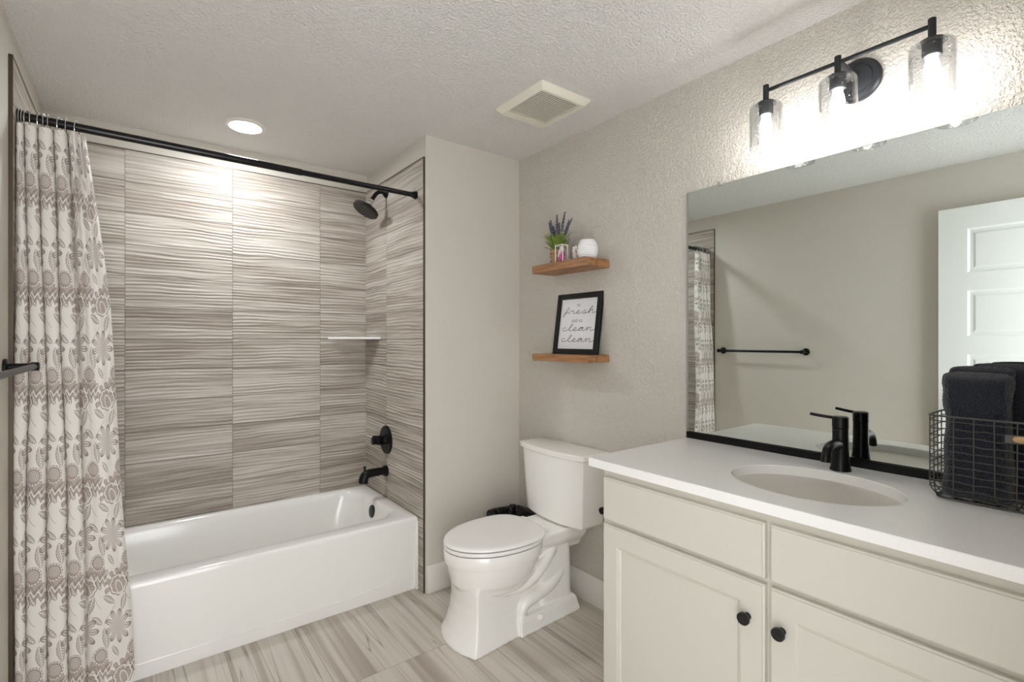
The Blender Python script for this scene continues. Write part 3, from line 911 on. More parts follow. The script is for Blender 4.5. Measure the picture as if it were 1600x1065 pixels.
quad_loft(b, [tank_ring(0.196, 0.014, 0.146, 0.414, 0.030), tank_ring(0.203, 0.012, 0.152, 0.424, 0.031), tank_ring(0.214, 0.012, 0.160, 0.58, 0.031), tank_ring(0.224, 0.012, 0.166, 0.738, 0.031)])
obj('tank', b, M_CERAMIC, t, angle=28)
b = B()
quad_loft(b, [tank_ring(0.228, 0.010, 0.168, 0.738, 0.031), tank_ring(0.236, 0.008, 0.177, 0.745, 0.032), tank_ring(0.238, 0.008, 0.179, 0.764, 0.032), tank_ring(0.235, 0.010, 0.176, 0.769, 0.032), tank_ring(0.222, 0.022, 0.162, 0.7715, 0.031)])
obj('tank_lid', b, M_CERAMIC, t, angle=28)
b = B(); box(b, (fx(0.15), TYC - 0.10, 0.404), (fx(0.03), TYC + 0.10, 0.416), 0.002)
obj('tank_gasket', b, M_GASKET_SHADE, t, 'dark gasket under the tank')
# bin with black liner behind the toilet
t = thing('waste_bin', 'small waste bin with a black liner, behind the toilet in the corner', 'waste bin', (1.66, 2.165, 0))
b = B()
quad_loft(b, [rr_ring(1.575, 1.745, 2.08, 2.25, 0.04, 6, 0.001), rr_ring(1.555, 1.765, 2.07, 2.27, 0.05, 6, 0.345)], cap1=False)
obj('bin_body', b, M_BIN, t)
b = B()
rr = []
for z, g, w in ((0.27, 0.004, 0.003), (0.315, 0.007, 0.005), (0.353, 0.010, 0.005), (0.362, 0.0, 0.006), (0.358, -0.02, 0.006), (0.31, -0.035, 0.006), (0.19, -0.045, 0.01)):
    R = rr_ring(1.555 - g, 1.765 + g, 2.07 - g, 2.27 + g, 0.05, 10, z)
    R = [p + V(random.uniform(-w, w), random.uniform(-w, w) * 0.8, random.uniform(-w, w) * 1.3) for p in R]
    rr.append(R)
quad_loft(b, rr, cap0=False)
obj('bin_liner', b, M_BAG, t, 'shiny black bin liner folded over the rim', angle=25)

# ------------------------------------------------------------------ vanity cabinet
CX, CY0, CY1, CTOP = 1.262, -0.022, 1.140, 0.876     # frame face, near end, far end
t = thing('vanity_cabinet', 'pale greige bathroom vanity cabinet under the white countertop', 'vanity cabinet', (1.54, 0.56, 0))
b = B()
box(b, (CX, CY0, 0.10), (XV - 0.001, CY1, CTOP), 0.0015, 1)
box(b, (CX + 0.075, CY0, 0.0), (XV - 0.001, CY1 - 0.0, 0.10))
obj('cabinet_body', b, M_CABIN, t)
DT = 0.020
def front(name, y0, y1, z0, z1, shaker):
    b = B()
    xo, xi = CX - DT, CX - 0.0005
    rings = []
    def rc(i, xx): return [V(xx, y0 + i, z0 + i), V(xx, y1 - i, z0 + i), V(xx, y1 - i, z1 - i), V(xx, y0 + i, z1 - i)]
    rings = [rc(0.0, xi), rc(0.0, xo + 0.006), rc(0.0012, xo + 0.0042), rc(0.004, xo + 0.0030), rc(0.0055, xo)]
    if shaker:
        fr_w = 0.060
        rings += [rc(fr_w, xo), rc(fr_w + 0.004, xo + 0.003), rc(fr_w + 0.007, xo + 0.0035), rc(fr_w + 0.012, xo + 0.009)]
    quad_loft(b, rings)
    return obj(name, b, M_CAB, t, smooth=False)
front('drawer_front', 0.599, 1.129, 0.709, 0.848, False)
front('drawer_front', 0.002, 0.586, 0.709, 0.848, False)
d1 = front('door', 0.599, 1.129, 0.115, 0.695, True)
d2 = front('door', 0.002, 0.586, 0.115, 0.695, True)
for d, yy in ((d1, 0.640), (d2, 0.5555)):
    b = B(); lathe(b, (CX - DT, yy, 0.602), (-1, 0, 0), [(0, 0.009), (0.003, 0.007), (0.012, 0.007), (0.016, 0.0135), (0.019, 0.0155), (0.025, 0.0155), (0.027, 0.0145), (0.0275, 0.0)], 28)
    obj('knob', b, M_BLACKSAT, d, 'black round knob')

# toilet paper holder on the cabinet side
t = thing('paper_holder', 'black toilet paper holder post on the vanity side facing the toilet', 'toilet paper holder', (1.33, CY1, 0.70))
b = B(); lathe(b, (1.345, CY1 - 0.002, 0.700), (0, 1, 0), [(0, 0.022), (0.007, 0.022), (0.009, 0.009), (0.060, 0.009)], 20)
obj('mounting_post', b, M_BLACK, t)
b = B(); cyl(b, (1.325, CY1 + 0.060, 0.700), (1.49, CY1 + 0.060, 0.700), 0.0085, n=16)
lathe(b, (1.312, CY1 + 0.060, 0.700), (1, 0, 0), [(0, 0.010), (0.002, 0.0125), (0.014, 0.0125), (0.016, 0.0085)], 18)
obj('holder_arm', b, M_BLACK, t)

# countertop with an oval cut-out
ZC = 0.904
SX, SY, SA, SB = 1.500, 0.595, 0.195, 0.200
SA = 0.172; SX = 1.505; SB = 0.212
b = B(); KK = 14
def co(i, z): return rr_ring(1.2315 + i, XV - 0.001, CY0 + 0.001, 1.184 - i, 0.003, KK, z)
quad_loft(b, [ell_ring(SX, SY, SA, SB, KK, ZC - 0.028), co(0.0, ZC - 0.028), co(0.0, ZC - 0.0015), co(0.0015, ZC), ell_ring(SX, SY, SA + 0.002, SB + 0.002, KK, ZC), ell_ring(SX, SY, SA, SB, KK, ZC - 0.002), ell_ring(SX, SY, SA, SB, KK, ZC - 0.028)], cap0=False, cap1=False)
bmesh.ops.remove_doubles(b, verts=b.verts, dist=1e-5)
o = obj('countertop', b, M_QUARTZ, origin=(1.52, 0.58, ZC - 0.028))
tag(o, 'white quartz countertop with an oval sink cut-out on the vanity', 'countertop')

# undermount sink
t = thing('sink', 'white oval undermount sink set below the countertop', 'sink', (SX, SY, ZC - 0.17))
b = B()
def er(d, z, sx=0.0): return ell_ring(SX + sx, SY, SA + d, SB + d, 12, z)
quad_loft(b, [er(0.03, ZC - 0.0285), er(0.007, ZC - 0.0285), er(0.004, ZC - 0.031), er(0.003, ZC - 0.045), er(-0.004, ZC - 0.075), er(-0.02, ZC - 0.115), er(-0.05, ZC - 0.145), er(-0.095, ZC - 0.158), er(-0.15, ZC - 0.163),
              er(-0.15, ZC - 0.175), er(-0.09, ZC - 0.17), er(-0.03, ZC - 0.15), er(0.012, ZC - 0.08), er(0.03, ZC - 0.04)], cap0=False, cap1=False)
obj('basin', b, M_CERAMIC, t, angle=60)
b = B(); lathe(b, (SX, SY, ZC - 0.166), (0, 0, 1), [(0, 0.026), (0.005, 0.026), (0.007, 0.022), (0.008, 0.016), (0.012, 0.015), (0.013, 0.0)], 24)
obj('drain', b, M_BLACK, t, 'black pop-up drain')
b = B(); lathe(b, (SX - SA + 0.005, 0.535, ZC - 0.067), (1, 0, 0.1), [(-0.004, 0.011), (0.002, 0.011), (0.003, 0.008), (0.0005, 0.006), (0.0, 0.0)], 18)
obj('overflow_ring', b, M_FIXT, t, 'dark overflow hole')

# faucet
FX_, FY_ = 1.722, 0.599
t = thing('faucet', 'matte black single-hole faucet with a side lever, behind the sink', 'faucet', (FX_, FY_, ZC))
b = B(); lathe(b, (FX_, FY_, ZC), (0, 0, 1), [(0, 0.0285), (0.004, 0.0285), (0.012, 0.026), (0.030, 0.0238), (0.060, 0.0222), (0.110, 0.0215), (0.128, 0.0215), (0.129, 0.0195)], 36)
obj('body', b, M_BLACK, t)
b = B(); lathe(b, (FX_, FY_, ZC + 0.1295), (0, 0, 1), [(0, 0.0195), (0.0015, 0.0222), (0.031, 0.0222), (0.034, 0.0195), (0.0345, 0.0)], 36)
obj('handle_cap', b, M_BLACK, t)
b = B()
pts = [V(FX_ - 0.004, FY_ + 0.008, ZC + 0.158), V(FX_ - 0.012, FY_ + 0.045, ZC + 0.161), V(FX_ - 0.018, FY_ + 0.078, ZC + 0.165)]
tube(b, catmull(pts, 6), 0.0048, 12)
obj('lever', b, M_BLACK, t)
b = B()
pts = catmull([(FX_ - 0.006, FY_, ZC + 0.078), (FX_ - 0.040, FY_, ZC + 0.084), (FX_ - 0.075, FY_, ZC + 0.083), (FX_ - 0.098, FY_, ZC + 0.074), (FX_ - 0.109, FY_, ZC + 0.056), (FX_ - 0.112, FY_, ZC + 0.040)], 7)
tube(b, pts, [0.0150 - 0.003 * min(1, i / 24) for i in range(len(pts))], 18)
obj('spout', b, M_BLACK, t)

# ------------------------------------------------------------------ wall mirror
MY0, MY1, MZ0, MZ1, MXF = -0.01, 1.178, ZC + 0.022, 1.903, 1.806
t = thing('wall_mirror', 'large frameless wall mirror above the vanity countertop', 'mirror', (XV, 0.58, MZ0))
b = B()
def mr(i, xx): return [V(xx, MY0 + i, MZ0 + i), V(xx, MY1 - i, MZ0 + i), V(xx, MY1 - i, MZ1 - i), V(xx, MY0 + i, MZ1 - i)]
quad_loft(b, [mr(0, XV - 0.0005), mr(0, MXF + 0.0012), mr(0.0016, MXF)])
obj('glass', b, M_MIRROR, t, smooth=False)
b = B(); box(b, (MXF + 0.0012, MY1 + 0.0004, MZ0), (XV - 0.0005, MY1 + 0.010, MZ1 - 0.001), 0.0008, 1)
obj('edge_strip', b, M_EDGE, t, 'pale grey strip along the far edge')
b = B()
box(b, (MXF - 0.010, MY0, ZC + 0.0005), (XV - 0.0005, MY1 + 0.002, ZC + 0.0218), 0.001, 1)
box(b, (MXF - 0.010, MY0, ZC + 0.0218), (MXF - 0.006, MY1 + 0.002, ZC + 0.026))
obj('bottom_channel', b, M_BLACK, t, 'black channel along the bottom edge')
b = B(); lathe(b, (MXF - 0.0005, 1.040, MZ1 + 0.001), (-1, 0, 0), [(0, 0.010), (0.004, 0.010), (0.006, 0.007), (0.0065, 0.0)], 16)
cl = obj('mirror_clip', b, M_CLEAR, t, 'clear plastic mirror clip')
b = B(); lathe(b, (MXF - 0.0070, 1.040, MZ1 + 0.002), (-1, 0, 0), [(0, 0.0035), (0.0015, 0.0035), (0.002, 0.0)], 12)
obj('clip_screw', b, M_CHROME, cl)

# ------------------------------------------------------------------ vanity light
LXB = 1.682
LYS = (0.8045, 0.5920, 0.3710)
LZB = 2.131
t = thing('vanity_light', 'black three-lamp vanity light with clear seeded glass shades above the mirror', 'wall light', (XV, 0.592, 2.11))
b = B(); lathe(b, (XV, 0.582, 2.112), (-1, 0, 0), [(0, 0.066), (0.010, 0.066), (0.016, 0.060), (0.017, 0.046), (0.022, 0.043), (0.024, 0.030), (0.025, 0.0)], 40)
plate = obj('backplate', b, M_FIXT, t)
b = B(); cyl(b, (XV - 0.02, 0.582, 2.118), (LXB + 0.004, 0.590, LZB), 0.010, n=16)
obj('support_arm', b, M_FIXT, t)
b = B(); cyl(b, (LXB, LYS[0] + 0.004, LZB), (LXB, LYS[2] - 0.004, LZB), 0.0062, n=14)
obj('crossbar', b, M_FIXT, t)
for yy in LYS:
    b = B(); lathe(b, (LXB, yy, 2.150), (0, 0, -1), [(0, 0.0082), (0.001, 0.009), (0.050, 0.009), (0.052, 0.013), (0.058, 0.027), (0.063, 0.0315), (0.065, 0.0315)], 28)
    st = obj('lamp_holder', b, M_FIXT, t)
    b = B(); lathe(b, (LXB, yy, 2.0838), (0, 0, -1), [(0, 0.0215), (0.030, 0.0215), (0.034, 0.019), (0.035, 0.015)], 28)
    obj('socket', b, M_FIXT, t)
    b = B()
    SH = [(2.0836, 0.022), (2.0830, 0.040), (2.0805, 0.0470), (2.075, 0.0500), (2.050, 0.0505), (1.942, 0.0505)]
    prof = [(2.0836 - z, r) for z, r in SH] + [(2.0836 - 1.9412, 0.0492), (2.0836 - 1.942, 0.0478), (2.0836 - 2.05, 0.0478), (2.0836 - 2.074, 0.0473), (2.0836 - 2.0785, 0.0445), (2.0836 - 2.081, 0.038), (2.0836 - 2.081, 0.022)]
    lathe(b, (LXB, yy, 2.0836), (0, 0, -1), prof, 48, cap0=False, cap1=False)
    obj('glass_shade', b, M_SHADE, t, 'clear seeded glass cylinder shade')
    b = B(); lathe(b, (LXB, yy, 2.0488), (0, 0, -1), [(0, 0.0125), (0.010, 0.0128), (0.018, 0.0155), (0.036, 0.0185), (0.062, 0.0175), (0.080, 0.0125), (0.088, 0.006), (0.090, 0.0)], 24)
    obj('bulb', b, M_BULB, t, 'glowing bulb')

# ------------------------------------------------------------------ floating shelves
def wshelf(z0, z1, label):
    b = B(); box(b, (1.657, 1.604, z0), (XV - 0.0006, 1.994, z1), 0.0018, 1)
    o = obj('floating_shelf', b, M_WOOD, origin=(1.735, 1.80, z0)); tag(o, label, 'shelf', 'wooden floating shelves above the toilet'); return o
wshelf(1.645, 1.684, 'upper rustic wooden floating shelf, carrying the lavender pot and white vase')
wshelf(1.196, 1.230, 'lower rustic wooden floating shelf, carrying the black-framed print')

# ------------------------------------------------------------------ framed print, leaning on the wall
FRW, FRH, FRD = 0.312, 0.312, 0.020
b = B(); fw = 0.027
# local: u to the viewer's right (-y), v up, depth towards room (+d -> -x)
ang = math.radians(8.0)
FB = V(1.760, 1.953, 1.2305)            # lower left front corner of the frame
uu_, vv_, dd_ = V(0, -1, 0), V(math.sin(ang), 0, math.cos(ang)), V(-math.cos(ang), 0, math.sin(ang))
def fp(u, v, d=0.0): return FB + uu_ * u + vv_ * v + dd_ * d
t = thing('framed_print', 'black-framed script print leaning on the wall, standing on the lower shelf', 'picture frame', (1.77, 1.80, 1.2305))
def fr_ring(i, d): return [fp(i, i, d), fp(FRW - i, i, d), fp(FRW - i, FRH - i, d), fp(i, FRH - i, d)]
quad_loft(b, [fr_ring(0.0015, -FRD), fr_ring(0, -FRD + 0.0015), fr_ring(0, -0.002), fr_ring(0.002, 0), fr_ring(fw - 0.001, 0), fr_ring(fw, -0.001), fr_ring(fw, -0.012)], cap1=False)
obj('frame', b, M_BLKWOOD, t, smooth=False)
b = B(); quad_loft(b, [fr_ring(fw - 0.003, -0.014), fr_ring(fw - 0.003, -0.010)])
pp = obj('print', b, M_PAPER, t, smooth=False)
# hand lettering, drawn as pen strokes on the paper
GL = {  # cursive letter strokes in x-height units, with advance
    'f': ([[(0, 0.1), (0.35, 0.7), (0.62, 1.5), (0.55, 1.9), (0.36, 1.7), (0.22, 0.8), (0.10, -0.5), (0.0, -0.85), (-0.06, -0.5), (0.15, 0.05), (0.5, 0.45), (0.75, 0.15)]], 0.75),
    'r': ([[(0, 0.15), (0.25, 0.75), (0.33, 1.0), (0.42, 0.85), (0.72, 0.86), (0.70, 0.4), (0.78, 0.08), (1.0, 0.15)]], 1.0),
    'e': ([[(0, 0.15), (0.38, 0.45), (0.60, 0.8), (0.42, 1.0), (0.22, 0.6), (0.26, 0.12), (0.55, 0.0), (0.95, 0.3)]], 0.95),
    's': ([[(0, 0.3), (0.32, 0.75), (0.45, 1.05), (0.50, 0.75), (0.66, 0.35), (0.48, 0.0), (0.22, 0.08), (0.6, 0.06), (0.95, 0.2)]], 0.95),
    'h': ([[(0, 0.2), (0.35, 1.0), (0.58, 1.8), (0.46, 2.0), (0.30, 1.4), (0.16, 0.0), (0.36, 0.7), (0.62, 1.0), (0.74, 0.8), (0.70, 0.2), (0.84, 0.0), (1.25, 0.3)]], 1.25),
    'c': ([[(0.55, 0.85), (0.36, 1.0), (0.12, 0.7), (0.08, 0.25), (0.30, 0.0), (0.62, 0.1), (0.95, 0.35)]], 0.95),
    'l': ([[(0, 0.3), (0.36, 1.0), (0.60, 1.8), (0.48, 2.05), (0.30, 1.4), (0.24, 0.4), (0.40, 0.0), (0.8, 0.2)]], 0.75),
    'a': ([[(0, 0.1), (0.2, 0.6), (0.62, 0.95), (0.36, 1.0), (0.14, 0.55), (0.24, 0.05), (0.50, 0.25), (0.72, 0.95), (0.68, 0.2), (0.84, 0.0), (1.1, 0.2)]], 1.1),
    'n': ([[(0, 0.2), (0.2, 0.9), (0.30, 0.95), (0.28, 0.05), (0.45, 0.7), (0.72, 1.0), (0.84, 0.8), (0.80, 0.2), (0.98, 0.0), (1.5, 0.35)]], 1.4),
}
SANS = {
    's': ([[(0.5, 0.82), (0.3, 1.0), (0.08, 0.84), (0.14, 0.6), (0.42, 0.42), (0.5, 0.2), (0.28, 0.0), (0.04, 0.16)]], 0.72),
    'o': ([[(0.3, 1.0), (0.06, 0.75), (0.06, 0.25), (0.3, 0.0), (0.54, 0.25), (0.54, 0.75), (0.3, 1.0)]], 0.78),
    'a': ([[(0.52, 0.8), (0.3, 1.0), (0.06, 0.72), (0.06, 0.25), (0.28, 0.0), (0.52, 0.25)], [(0.54, 1.0), (0.54, 0.0)]], 0.76),
    'n': ([[(0.06, 1.0), (0.06, 0.0)], [(0.06, 0.7), (0.28, 1.0), (0.48, 0.85), (0.5, 0.4), (0.5, 0.0)]], 0.72),
    'd': ([[(0.52, 0.8), (0.3, 1.0), (0.06, 0.72), (0.06, 0.25), (0.28, 0.0), (0.52, 0.25)], [(0.54, 1.6), (0.54, 0.0)]], 0.78),
    ' ': ([], 0.4),
}
def write(bm, text, font, u0, v0, xh, pen, width, slant=0.0):
    adv = sum(font[c][1] for c in text)
    sx = width / adv
    x = 0
    for c in text:
        for st in font[c][0]:
            P = catmull([(px, py, 0) for px, py in st], 5)
            pts = [(u0 + (x + p.x) * sx + slant * p.y * xh, v0 + p.y * xh) for p in P]
            for k, (a, c2) in enumerate(zip(pts, pts[1:])):
                d = Vector((c2[0] - a[0], c2[1] - a[1])); L = d.length or 1e-6; d /= L
                nx, ny = -d.y * pen / 2, d.x * pen / 2; ex, ey = d.x * pen * 0.3, d.y * pen * 0.3
                q = [bm.verts.new(fp(*p)) for p in ((a[0] - ex + nx, a[1] - ey + ny, -0.0096), (c2[0] + ex + nx, c2[1] + ey + ny, -0.0096), (c2[0] + ex - nx, c2[1] + ey - ny, -0.0096), (a[0] - ex - nx, a[1] - ey - ny, -0.0096))]
                bm.faces.new(q)
        x += font[c][1]
for txt, font, u0, v0, xh, pen, wd, sl in (('so', SANS, 0.141, 0.246, 0.011, 0.0016, 0.026, 0), ('fresh', GL, 0.052, 0.208, 0.017, 0.0026, 0.222, 0.25), ('and so', SANS, 0.113, 0.164, 0.012, 0.0017, 0.078, 0),
                                        ('clean', GL, 0.047, 0.120, 0.017, 0.0026, 0.226, 0.25), ('clean', GL, 0.047, 0.064, 0.017, 0.0026, 0.226, 0.25)):
    b = B(); write(b, txt, font, u0, v0, xh, pen, wd, sl)
    obj('lettering', b, M_INK, pp, 'grey lettering reading ' + txt, smooth=False)

# ------------------------------------------------------------------ lavender pot, flower box, crystal ball, ribbed vase on the upper shelf
ZS = 1.6842
PXc, PYc = 1.735, 1.885
t = thing('lavender_pot', 'potted lavender with green leaves in a kraft wrap on the upper shelf', 'potted plant', (PXc, PYc, ZS))
b = B(); lathe(b, (PXc, PYc, ZS), (0, 0, 1), [(0, 0.030), (0.03, 0.033), (0.074, 0.036), (0.076, 0.033), (0.070, 0.031), (0.068, 0.0)], 20)
obj('pot', b, M_KRAFT, t)
b = B(); tube(b, [V(PXc + 0.0362 * math.cos(a), PYc + 0.0362 * math.sin(a), ZS + 0.056 + 0.001 * math.sin(3 * a)) for a in [2 * PI * i / 24 for i in range(24)]], 0.0022, 6, closed=True)
obj('twine', b, M_TWINE, t, 'brown twine around the pot')
b = B()
for z in (0.022, 0.046): ellipsoid(b, (PXc - 0.012, PYc + 0.0345, ZS + z), (0.005, 0.006, 0.004), 10, 6)
obj('berries', b, M_INK, t, 'dark beads on the pot side')
b = B()
rnd = random.Random(5)
for i in range(170):
    a = rnd.uniform(0, 2 * PI); r0 = rnd.uniform(0, 0.022); reach = rnd.uniform(0.018, 0.058); hgt = rnd.uniform(0.06, 0.135)
    if i < 12: hgt = rnd.uniform(0.03, 0.05); reach = rnd.uniform(0.05, 0.068)
    base = V(PXc + r0 * math.cos(a), PYc + r0 * math.sin(a), ZS + 0.064)
    out = V(math.cos(a), math.sin(a), 0); side = V(-math.sin(a), math.cos(a), 0) * rnd.uniform(0.0034, 0.0056)
    prev = None
    for k in range(5):
        s = k / 4
        p = base + out * reach * s ** 1.5 + V(0, 0, hgt * (s - 0.22 * s * s))
        wd = side * (math.sin(PI * min(1, 0.15 + 0.85 * s)) + 0.03)
        if p.x > XV - 0.006: p.x = XV - 0.006
        cur = (b.verts.new(p - wd), b.verts.new(p + V(0, 0, -0.0008) + out * 0.001), b.verts.new(p + wd))
        if prev:
            b.faces.new((prev[0], prev[1], cur[1], cur[0])); b.faces.new((prev[1], prev[2], cur[2], cur[1]))
        prev = cur
o = obj('foliage', b, M_LEAF, t, 'grassy green leaves', angle=80)
md = o.modifiers.new('thickness', 'SOLIDIFY'); md.thickness = 0.0007
SPIKES = [(-0.006, 0.056, 0.225), (-0.02, 0.030, 0.228), (0.010, 0.040, 0.205), (-0.012, -0.010, 0.250), (0.018, 0.004, 0.215), (-0.018, -0.032, 0.205), (-0.004, -0.060, 0.256), (0.012, -0.074, 0.215), (-0.012, -0.118, 0.212)]
for q_, (dx, dy, hh) in enumerate(SPIKES):
    b = B()
    pts = catmull([(PXc + dx * 0.3, PYc + dy * 0.3, ZS + 0.07), (PXc + dx * 0.7, PYc + dy * 0.66, ZS + 0.07 + (hh - 0.07) * 0.6), (PXc + dx, PYc + dy, ZS + hh)], 14)
    tube(b, pts, 0.0011, 6)
    n = len(pts); k0 = int(n * 0.42)
    for k in range(k0, n):
        p = pts[k]; f = (k - k0) / (n - k0)
        rr0 = (0.0072 if dy > -0.1 else 0.003) * (1.0 - 0.75 * f) * (0.75 + 0.35 * math.sin(k * 2.1))
        for q in range(5):
            a = q * 2 * PI / 5 + k * 0.7
            ellipsoid(b, p + V(rr0 * math.cos(a), rr0 * math.sin(a), 0.0006 * q), (0.0026, 0.0026, 0.0032), 6, 4)
    obj('lavender_spike', b, M_LAV, t, 'dusty purple lavender spike')

GX, GY = 1.695, 1.812
t = thing('flower_box', 'small clear box of pink and white blossoms in front of the lavender pot', 'ornament', (GX, GY, ZS))
b = B()
gw, gd, gh = 0.026, 0.016, 0.088
for sx in (-1, 1):
    for sy in (-1, 1):
        box(b, (GX + sx * gd - 0.002, GY + sy * gw - 0.002, ZS), (GX + sx * gd + 0.002, GY + sy * gw + 0.002, ZS + gh), 0.0006, 1)
for z in (0.002, gh - 0.002):
    for sx in (-1, 1): box(b, (GX + sx * gd - 0.002, GY - gw, ZS + z - 0.002), (GX + sx * gd + 0.002, GY + gw, ZS + z + 0.002), 0.0006, 1)
    for sy in (-1, 1): box(b, (GX - gd, GY + sy * gw - 0.002, ZS + z - 0.002), (GX + gd, GY + sy * gw + 0.002, ZS + z + 0.002), 0.0006, 1)
obj('box_edges', b, M_CREAM, t, 'cream box edges')
b = B(); box(b, (GX - gd, GY - gw, ZS + 0.001), (GX + gd, GY + gw, ZS + gh - 0.001))
obj('clear_panes', b, M_CLEAR, t, 'clear panes')
rnd = random.Random(3)
def blossom(bm, c, r):
    for k in range(7):
        a = 2 * PI * k / 7; ellipsoid(bm, (c[0] + 0.3 * r * math.cos(a), c[1] + r * 0.75 * math.cos(a + 0.4), c[2] + r * 0.75 * math.sin(a + 0.4)), (r * 0.5, r * 0.5, r * 0.5), 8, 5)
    ellipsoid(bm, c, (r * 0.6, r * 0.5, r * 0.5), 8, 5)
b = B()
for c in ((GX - 0.004, GY + 0.004, ZS + 0.030), (GX, GY - 0.012, ZS + 0.020), (GX, GY + 0.012, ZS + 0.016), (GX, GY - 0.006, ZS + 0.045)): blossom(b, c, 0.0125)
obj('pink_blossoms', b, M_PINK, t, 'pink blossoms')
b = B()
for c in ((GX, GY + 0.012, ZS + 0.056), (GX, GY - 0.010, ZS + 0.064), (GX, GY + 0.002, ZS + 0.074), (GX, GY + 0.016, ZS + 0.040)): blossom(b, c, 0.0105)
obj('white_blossoms', b, M_PEARL, t, 'white blossoms')

b = B(); rnd = random.Random(11)
for k in range(26):
    a, e = rnd.uniform(0, 2 * PI), rnd.uniform(-1.2, 1.3)
    ellipsoid(b, (1.752 + 0.016 * math.cos(a) * math.cos(e), 1.772 + 0.017 * math.sin(a) * math.cos(e), ZS + 0.050 + 0.030 * math.sin(e)), (0.0065, 0.0065, 0.0065), 8, 5)
ellipsoid(b, (1.752, 1.772, ZS + 0.048), (0.016, 0.017, 0.032), 12, 8)
lathe(b, (1.752, 1.772, ZS), (0, 0, 1), [(0, 0.013), (0.004, 0.013), (0.02, 0.006), (0.03, 0.006)], 12)
o = obj('blossom_stand', b, M_PEARL, origin=(1.752, 1.772, ZS))
tag(o, 'small white blossom ornament behind the clear flower box on the upper shelf', 'ornament')

VXc, VYc = 1.722, 1.660
prof = [(0, 0.030)]
for k in range(1, 85):
    h = 0.088 * k / 84
    q = h / 0.088
    r = 0.033 + 0.016 * math.sin(PI * min(1, 0.10 + 0.86 * q)) ** 0.8
    r += 0.0012 * math.cos(2 * PI * h / 0.0098)
    prof.append((h, r))
prof += [(0.090, 0.036), (0.089, 0.033), (0.07, 0.040), (0.01, 0.030), (0.008, 0.0)]
b = B(); lathe(b, (VXc, VYc, ZS), (0, 0, 1), prof, 44)
o = obj('ribbed_vase', b, M_VASE, angle=60, origin=(VXc, VYc, ZS))
tag(o, 'round white ribbed vase at the near end of the upper shelf', 'vase')

# ------------------------------------------------------------------ wire basket and towels on the countertop
BX0, BX1, BY0, BY1, BZ0, BZ1, BR = 1.598, 1.752, 0.004, 0.362, ZC + 0.003, 1.112, 0.034
t = thing('wire_basket', 'dark wire basket with a wood grip on the countertop before the mirror', 'basket', ((BX0 + BX1) / 2, (BY0 + BY1) / 2, ZC))
def u_path(along, c0, c1):
    pts = [(c0, BZ1), (c0, BZ0 + BR)]
    for k in range(1, 7): a = PI / 2 * k / 6; pts.append((c0 + BR - BR * math.cos(a), BZ0 + BR - BR * math.sin(a)))
    for k in range(0, 7): a = PI / 2 * k / 6; pts.append((c1 - BR + BR * math.sin(a), BZ0 + BR - BR * math.cos(a)))
    pts.append((c1, BZ1)); return pts
b = B(); WR = 0.00135
ny = 9
for i in range(ny + 1):
    yy = BY0 + BR * 0.4 + (BY1 - BY0 - BR * 0.8) * i / ny
    jit = 0.0022 * math.sin(i * 2.3)
    tube(b, [V(xx, yy + jit * math.sin(zz * 40), zz) for xx, zz in u_path('y', BX0, BX1)], WR, 6)
for i in range(4):
    xx = BX0 + 0.022 + (BX1 - BX0 - 0.044) * i / 3
    tube(b, [V(xx + 0.0015 * math.sin(yy * 60), yy, zz) for yy, zz in u_path('x', BY0, BY1)], WR, 6)
obj('upright_wires', b, M_WIRE, t)
b = B()
levels = []
for k in range(11):
    zz = BZ0 + 0.010 + (BZ1 - BZ0 - 0.022) * k / 10
    d = zz - BZ0
    g = BR - math.sqrt(max(0, BR * BR - (BR - d) ** 2)) if d < BR else 0.0
    R = rr_ring(BX0 + g, BX1 - g, BY0 + g, BY1 - g, 0.020, 5, zz)
    P = []
    for i, p in enumerate(R):
        q = R[(i + 1) % len(R)]
        n = max(1, int((q - p).length / 0.02))
        for j in range(n): P.append(p + (q - p) * (j / n))
    P = [p + V(0, 0, 0.0022 * math.sin(p.y * 95 + k * 1.7) * (0.5 + 0.5 * math.sin(k))) for p in P]
    tube(b, P, WR, 6, closed=True)
obj('hoop_wires', b, M_WIRE, t)
b = B(); tube(b, rr_ring(BX0, BX1, BY0, BY1, 0.020, 6, BZ1), 0.0024, 8, closed=True)
obj('rim', b, M_WIRE, t)
b = B(); tube(b, rr_ring(BX0 + 0.012, BX1 - 0.012, BY0 + 0.012, BY1 - 0.012, 0.024, 6, BZ0 + 0.0012), 0.0020, 8, closed=True)
obj('base_ring', b, M_WIRE, t)
b = B(); box(b, (BX0 - 0.0025, 0.105, BZ1 - 0.048), (BX0 + 0.002, 0.222, BZ1 - 0.028), 0.0015, 1)
pl = obj('tag_plate', b, M_WIRE, t, 'dark label plate')
b = B(); lathe(b, (BX0 - 0.005, 0.208, BZ1 - 0.037), (0, -1, 0), [(0, 0.002), (0.004, 0.0065), (0.010, 0.008), (0.078, 0.008), (0.084, 0.0065), (0.088, 0.002)], 16)
obj('wood_grip', b, M_TAG, pl, 'pale wooden grip')

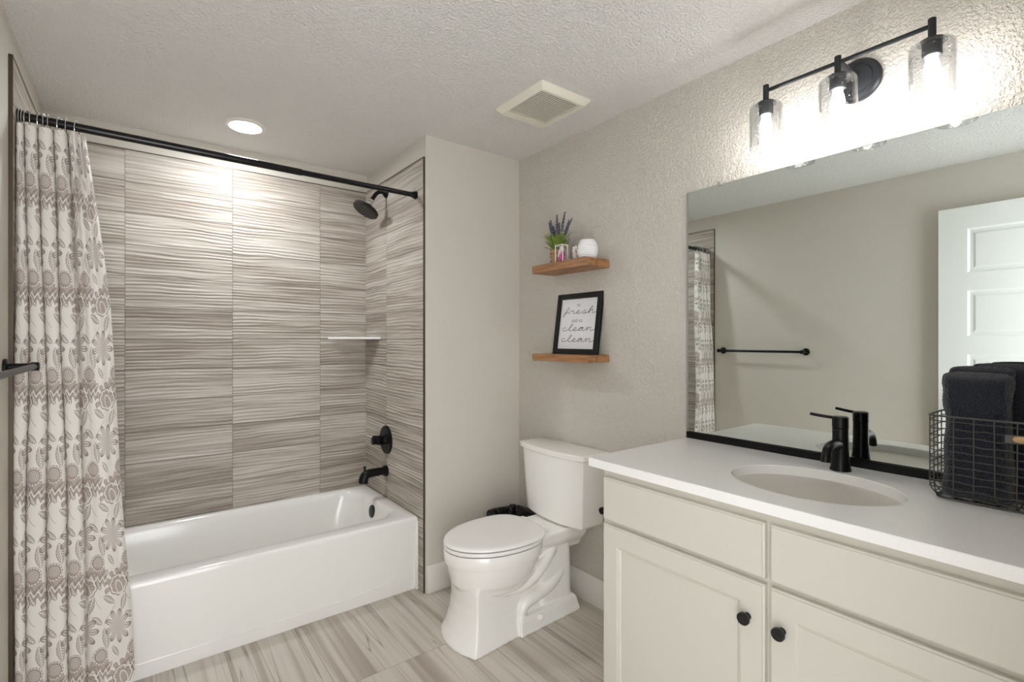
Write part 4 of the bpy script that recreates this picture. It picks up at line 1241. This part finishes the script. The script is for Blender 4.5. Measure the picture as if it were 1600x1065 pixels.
def towel(name, label, x0, x1, y0, y1, z0, z1, lean_x, lean_y, seed, flare=0.0):
    """folded towel standing on end: slab with rounded fold at the top and layered edges"""
    t = thing(name, label, 'towel', ((x0 + x1) / 2, (y0 + y1) / 2, z0), 'dark towels in the basket')
    def slab(nm, xa, xb, ya, yb, za, zb, r):
        b = B(); rings = []
        N = 26
        for i in range(N + 1):
            s = i / N
            # side profile: straight up then rounded over at the top
            z = za + (zb - za) * s
            top = max(0, (z - (zb - (xb - xa) * 0.5)) / ((xb - xa) * 0.5))
            k = math.sqrt(max(0.0, 1 - min(1, top) ** 2))
            bot = max(0, 1 - (z - za) / 0.02)
            k = max(k, 0.06) * (1 - 0.25 * bot)
            cx, hx = (xa + xb) / 2 + lean_x * s, (xb - xa) / 2 * k * (1 + 0.06 * math.sin(5 * s + seed))
            bulge = 1 + 0.05 * math.sin(4.2 * s + seed * 2) + flare * max(0, s - 0.6) * 2.5 * (1 - top * 0.6)
            cy, hy = (ya + yb) / 2 + lean_y * s, (yb - ya) / 2 * bulge * (1 - 0.10 * top ** 3)
            R = rr_ring(cx - hx, cx + hx, cy - hy, cy + hy, min(hx, hy) * 0.72, 9, z)
            Q = []
            for j, p in enumerate(R):
                nv = mnoise.noise(p * 26 + V(seed, 0, 0)) * 0.0045 + mnoise.noise(p * 140) * 0.0014
                o = (p - V(cx, cy, z)); o.normalize()
                Q.append(p + o * nv)
            rings.append(Q)
        quad_loft(b, rings)
        o = obj(nm, b, M_TOWEL, t, angle=70)
        md = o.modifiers.new('round', 'SUBSURF'); md.levels = 2; md.render_levels = 2
        tx = bpy.data.textures.new('terry', 'CLOUDS'); tx.noise_scale = 0.004
        dm = o.modifiers.new('loops', 'DISPLACE'); dm.texture = tx; dm.strength = 0.0035; dm.mid_level = 0.5
        return o
    return t, slab
t, slab = towel('towel', 'dark folded towel standing at the front of the wire basket', 1.605, 1.690, 0.215, 0.345, ZC + 0.008, 1.232, 0.010, 0.002, 1.0, 0.10)
slab('folded_stack', 1.612, 1.672, 0.213, 0.338, ZC + 0.008, 1.222, 0.02)
slab('outer_fold', 1.656, 1.684, 0.217, 0.330, ZC + 0.010, 1.236, 0.02)
t, slab = towel('towel', 'dark folded towel leaning behind the front towel in the basket', 1.70, 1.745, 0.17, 0.30, ZC + 0.008, 1.24, 0.0, 0.030, 4.0, 0.0)
slab('folded_stack', 1.7085, 1.742, 0.135, 0.262, ZC + 0.008, 1.243, 0.02)
